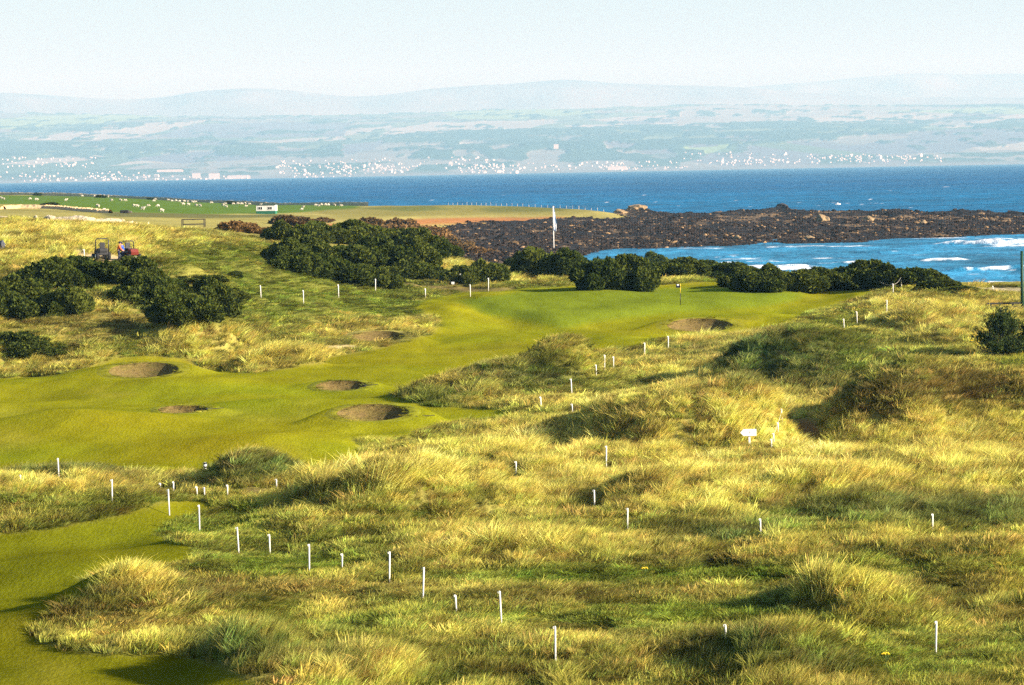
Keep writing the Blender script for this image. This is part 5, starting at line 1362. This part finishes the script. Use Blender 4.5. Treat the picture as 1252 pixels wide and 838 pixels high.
# small boat on the far water
u_, s_ = ray(1024, 250.5); d = (CAMZ + 4) / -float(s_)
root = empty('motor_boat', (float(u_) * d, d, -3.95)); tag(root, 'tiny white boat on the blue sea beyond the reef', 'boat')
bm = bmesh.new()
sec = []
for (xx, hw) in ((-1.9, .75), (-.6, .85), (.8, .75), (1.9, .35), (2.5, .03)):
    sec.append([bm.verts.new((xx, sgn * hw * kx, zz)) for sgn, kx, zz in ((-1, 1, .65 + .1 * max(0, xx)), (-1, .6, -.1), (1, .6, -.1), (1, 1, .65 + .1 * max(0, xx)))])
for a_, b_ in zip(sec, sec[1:]):
    for i in range(4): bm.faces.new((a_[i], a_[(i + 1) % 4], b_[(i + 1) % 4], b_[i]))
bm.faces.new(sec[0]); bm.faces.new(sec[-1][::-1]); bmesh.ops.recalc_face_normals(bm, faces=bm.faces)
me = bpy.data.meshes.new('hull'); bm.to_mesh(me); bm.free(); link('hull', me, M_white, root)
mb = MB(); mb.box((.1, 0, 1.05), (1.3, 1.0, .9), bevel=.1); mb.build('cabin', M_white, root); root.scale = (.6, .6, .6)

# ------------------------------------------------------------------ mowers and greenkeepers
def mower(px, rz, hoop_y, lab, s=1.0):
    x, y, z = hit(px, 318.5); z = float(zat(x, y))
    m_ = y / FPX
    root = empty('ride_on_mower', (x, y, z), rz); tag(root, lab, 'mower', 'ride-on mowers on the sandy path')
    top = CAMZ + float(ray(px, hoop_y)[1]) * y - z
    mb = MB(); mb.box((0, 0, .62), (1.7, .85, .35), bevel=.08); mb.box((-.62, 0, .9), (.62, .8, .35), bevel=.08); mb.build('body', M_black, root)
    mb = MB(); mb.prism([(.3, .5), (1.05, .5), (1.12, .75), (.95, 1.0), (.4, 1.05)], -.36, .36); mb.build('bonnet', M_red if s > 1 else M_black, root)
    mb = MB(); mb.box((.2, -.44, .62), (1.2, .03, .14)); mb.box((.2, .44, .62), (1.2, .03, .14)); mb.build('side_stripe', M_red, root)
    mb = MB(); hw = .58
    mb.tube([(-.35, -hw, .6), (-.42, -hw, top - .12), (-.42, -hw + .12, top), (-.42, hw - .12, top), (-.42, hw, top - .12), (-.35, hw, .6)], .05, 8); rb = mb.build('roll_bar', M_black, root, True)
    mb = MB(); mb.box((-.2, 0, 1.02), (.5, .5, .12), bevel=.04); st = mb.build('seat', M_black, root)
    mb = MB(); mb.box((-.45, 0, 1.32), (.12, .48, .55), bevel=.04); mb.build('seat_back', M_black, st)
    mb = MB(); mb.tube([(.45, 0, .95), (.25, 0, 1.32)], .03, 8); col_ = mb.build('steering_column', M_black, root)
    bm = MB(); ring = [(.25 + .17 * math.cos(a) * .85, .19 * math.sin(a), 1.32 + .1 * math.cos(a)) for a in np.linspace(0, 6.283, 18)]; bm.tube(ring, .018, 6, False); bm.build('steering_wheel', M_black, col_, True)
    for (wx, wy, r) in ((-.55, .52, .38), (-.55, -.52, .38), (.85, .5, .3), (.85, -.5, .3)):
        mb = MB(); mb.tube([(wx, wy - .14, r), (wx, wy - .11, r), (wx, wy + .11, r), (wx, wy + .14, r)], [r * .85, r, r, r * .85], 20); wh = mb.build('wheel', M_rubber, root, True)
        mb = MB(); mb.tube([(wx, wy - .15, r), (wx, wy + .15, r)], r * .5, 14); mb.build('rim', M_white, wh, True)
    for sy in (-.55, 0, .55):
        mb = MB(); mb.tube([(1.35, sy - .24, .22), (1.35, sy + .24, .22)], .13, 14); mb.box((1.1, sy, .3), (.5, .06, .06)); mb.build('cutting_reel', M_grey, root)
    return root
mower(124, math.radians(112), 292, 'left ride-on mower with a tall black roll hoop behind the gorse')
mower(159, math.radians(-58), 295, 'right ride-on mower with dark hoop and red bonnet facing down the path', 1.1)

def person(px, py_head, rz, jacket, jname, lab, lean=0.1, seed=0):
    x, y, z = hit(px, 318.5); y -= .3; x = float(ray(px, 310)[0]) * y; z = float(zat(x, y)); m_ = y / FPX
    top = CAMZ + float(ray(px, py_head)[1]) * y - z
    k = max(1.55, min(top, 1.95)) / 1.78
    root = empty('person', (x, y, z), rz); tag(root, lab, 'person')
    l = lean
    nd = [((0, 0, .95), .15), ((l * .35, 0, 1.15), .155), ((l * .8, 0, 1.38), .165), ((l, 0, 1.50), .075), ((l * 1.2, 0, 1.58), .085), ((l * 1.3, 0, 1.68), .10),
          ((l * .8, .19, 1.40), .075), ((l * .8 + .05, .24, 1.15), .05), ((l + .22, .20, .98), .04), ((l * .8, -.19, 1.40), .075), ((l * .8 + .05, -.25, 1.15), .05), ((l + .22, -.2, .98), .04),
          ((0, .10, .85), .10), ((.03, .11, .48), .068), ((0, .12, .09), .048), ((.16, .13, .045), .04), ((0, -.10, .85), .10), ((.0, -.11, .48), .068), ((-.06, -.12, .09), .048), ((.10, -.13, .045), .04)]
    ed = [(0, 1), (1, 2), (2, 3), (3, 4), (4, 5), (2, 6), (6, 7), (7, 8), (2, 9), (9, 10), (10, 11), (0, 12), (12, 13), (13, 14), (14, 15), (0, 16), (16, 17), (17, 18), (18, 19)]
    # five fingers per hand
    for hnd, sg in ((8, 1), (11, -1)):
        hx, hy, hz = nd[hnd][0]
        pal = len(nd); nd.append(((hx + .07, hy, hz - .04), .032)); ed.append((hnd, pal))
        for fi, (fy, ln) in enumerate(((.034, .07), (.012, .085), (-.012, .08), (-.034, .06))):
            a_ = len(nd); nd.append(((hx + .13, hy + fy, hz - .07), .010)); ed.append((pal, a_)); nd.append(((hx + .13 + ln * .6, hy + fy, hz - .07 - ln * .6), .009)); ed.append((a_, a_ + 1))
        a_ = len(nd); nd.append(((hx + .10, hy - sg * .05, hz - .02), .011)); ed.append((pal, a_))
    me = skin_mesh('person', nd, ed, 2); me.materials.append(M_skin); me.materials.append(M_navy)
    for p in me.polygons:
        if p.center.z < .98 : p.material_index = 1 if abs(p.center.y) < .19 or p.center.z < .75 else 0
    body = link('body', me, None, root); body.scale = (k,) * 3
    jn = [(nd[i][0], nd[i][1] + .03) for i in (0, 1, 2)] + [(nd[6][0], .10), (nd[7][0], .078), ((nd[8][0][0] - .03, nd[8][0][1], nd[8][0][2] + .02), .062), (nd[9][0], .10), (nd[10][0], .078), ((nd[11][0][0] - .03, nd[11][0][1], nd[11][0][2] + .02), .062), ((l * .95, 0, 1.46), .09)]
    jm = skin_mesh('jacket', jn, [(0, 1), (1, 2), (2, 3), (3, 4), (4, 5), (2, 6), (6, 7), (7, 8), (2, 9)], 2); jm.materials.append(jacket)
    j_ = link('jacket', jm, None, root); j_.scale = (k,) * 3
    hx, hz = l * 1.28, 1.66
    mb = MB(); mb.ball((hx - .012, 0, hz + .045), (.115, .105, .095), 3); mb.box((hx + .11, 0, hz + .035), (.10, .13, .015), bevel=.005); c_ = mb.build('cap', M_navy, root, True); c_.scale = (k,) * 3
    mb = MB(); mb.ball((hx - .03, 0, hz - .01), (.098, .098, .075), 2); c_ = mb.build('hair', M_hair, root, True); c_.scale = (k,) * 3
    mb = MB(); mb.ball((hx + .105, 0, hz - .03), (.02, .014, .022), 2); c_ = mb.build('nose', M_skin, root, True); c_.scale = (k,) * 3
    for sy in (-.036, .036):
        mb = MB(); mb.ball((hx + .088, sy, hz - .005), (.011, .014, .009), 2); c_ = mb.build('eye', M_black, root, True); c_.scale = (k,) * 3
    for sy in (-.10, .10):
        mb = MB(); mb.ball((hx - .005, sy, hz - .02), (.022, .012, .032), 2); c_ = mb.build('ear', M_skin, root, True); c_.scale = (k,) * 3
    mb = MB(); mb.box((hx + .088, 0, hz - .075), (.012, .045, .008), bevel=.003); c_ = mb.build('mouth', plain('lips', (.3, .1, .08), .6, .1, 20), root); c_.scale = (k,) * 3
    return root
person(145, 295.5, math.radians(15), M_orange, 'orange', 'person in an orange jacket and dark cap beside the mowers', .12)
person(150.5, 296, math.radians(165), M_blue, 'blue', 'person in a blue jacket and dark cap facing the one in orange', .12)

# ------------------------------------------------------------------ light, sky, haze, render settings
SUN_EL = math.radians(21)
saz = math.radians(112)          # clockwise from the view direction: right and a little behind the camera
S = Vector((math.cos(SUN_EL) * math.sin(saz), math.cos(SUN_EL) * math.cos(saz), math.sin(SUN_EL)))
sd = bpy.data.lights.new('sun', 'SUN'); sd.energy = 5.0; sd.angle = math.radians(0.55); sd.color = (1.0, 0.91, 0.77)
so = bpy.data.objects.new('sun', sd); COL.objects.link(so)
so.rotation_euler = (-S).to_track_quat('-Z', 'Y').to_euler(); so.location = (60, -40, 60)
wd = bpy.data.worlds.new('World'); scene.world = wd; wd.use_nodes = True
nt = wd.node_tree; bg = nt.nodes['Background']
sky = nt.nodes.new('ShaderNodeTexSky'); sky.sky_type = 'NISHITA'; sky.sun_disc = False
sky.sun_elevation = SUN_EL; sky.sun_rotation = saz
sky.air_density = 1.0; sky.dust_density = 2.0; sky.ozone_density = 2.0
nt.links.new(sky.outputs[0], bg.inputs[0]); bg.inputs[1].default_value = 0.07

HZ = (-20500, 20500, -250, 57500, -6.6, 2050)
hm = bpy.data.materials.new('haze'); hm.use_nodes = True
nt = hm.node_tree; nt.nodes.clear()
out = nt.nodes.new('ShaderNodeOutputMaterial'); pv = nt.nodes.new('ShaderNodeVolumePrincipled')
pv.inputs['Color'].default_value = (0.27, 0.62, 0.94, 1); pv.inputs['Density'].default_value = 5.0e-5; pv.inputs['Absorption Color'].default_value = (0.90, 0.52, 0.33, 1); pv.inputs['Anisotropy'].default_value = 0.0
nt.links.new(pv.outputs[0], out.inputs['Volume'])
hm.cycles.homogeneous_volume = True
hb = MB(); hb.box(((HZ[0] + HZ[1]) / 2, (HZ[2] + HZ[3]) / 2, (HZ[4] + HZ[5]) / 2), (HZ[1] - HZ[0], HZ[3] - HZ[2], HZ[5] - HZ[4]))
ho = hb.build('haze', hm); tag(ho, 'thin pale blue sea haze over the far coast', 'haze', kind='stuff')

scene.render.engine = 'CYCLES'
cy = scene.cycles
cy.max_bounces = 5; cy.diffuse_bounces = 2; cy.glossy_bounces = 2; cy.transmission_bounces = 3; cy.transparent_max_bounces = 6; cy.volume_bounces = 0
cy.use_denoising = False
cy.caustics_reflective = False; cy.caustics_refractive = False
vs = scene.view_settings
vs.view_transform = 'Standard'; vs.look = 'None'; vs.exposure = 1.5; vs.gamma = 1; vs.use_curve_mapping = False
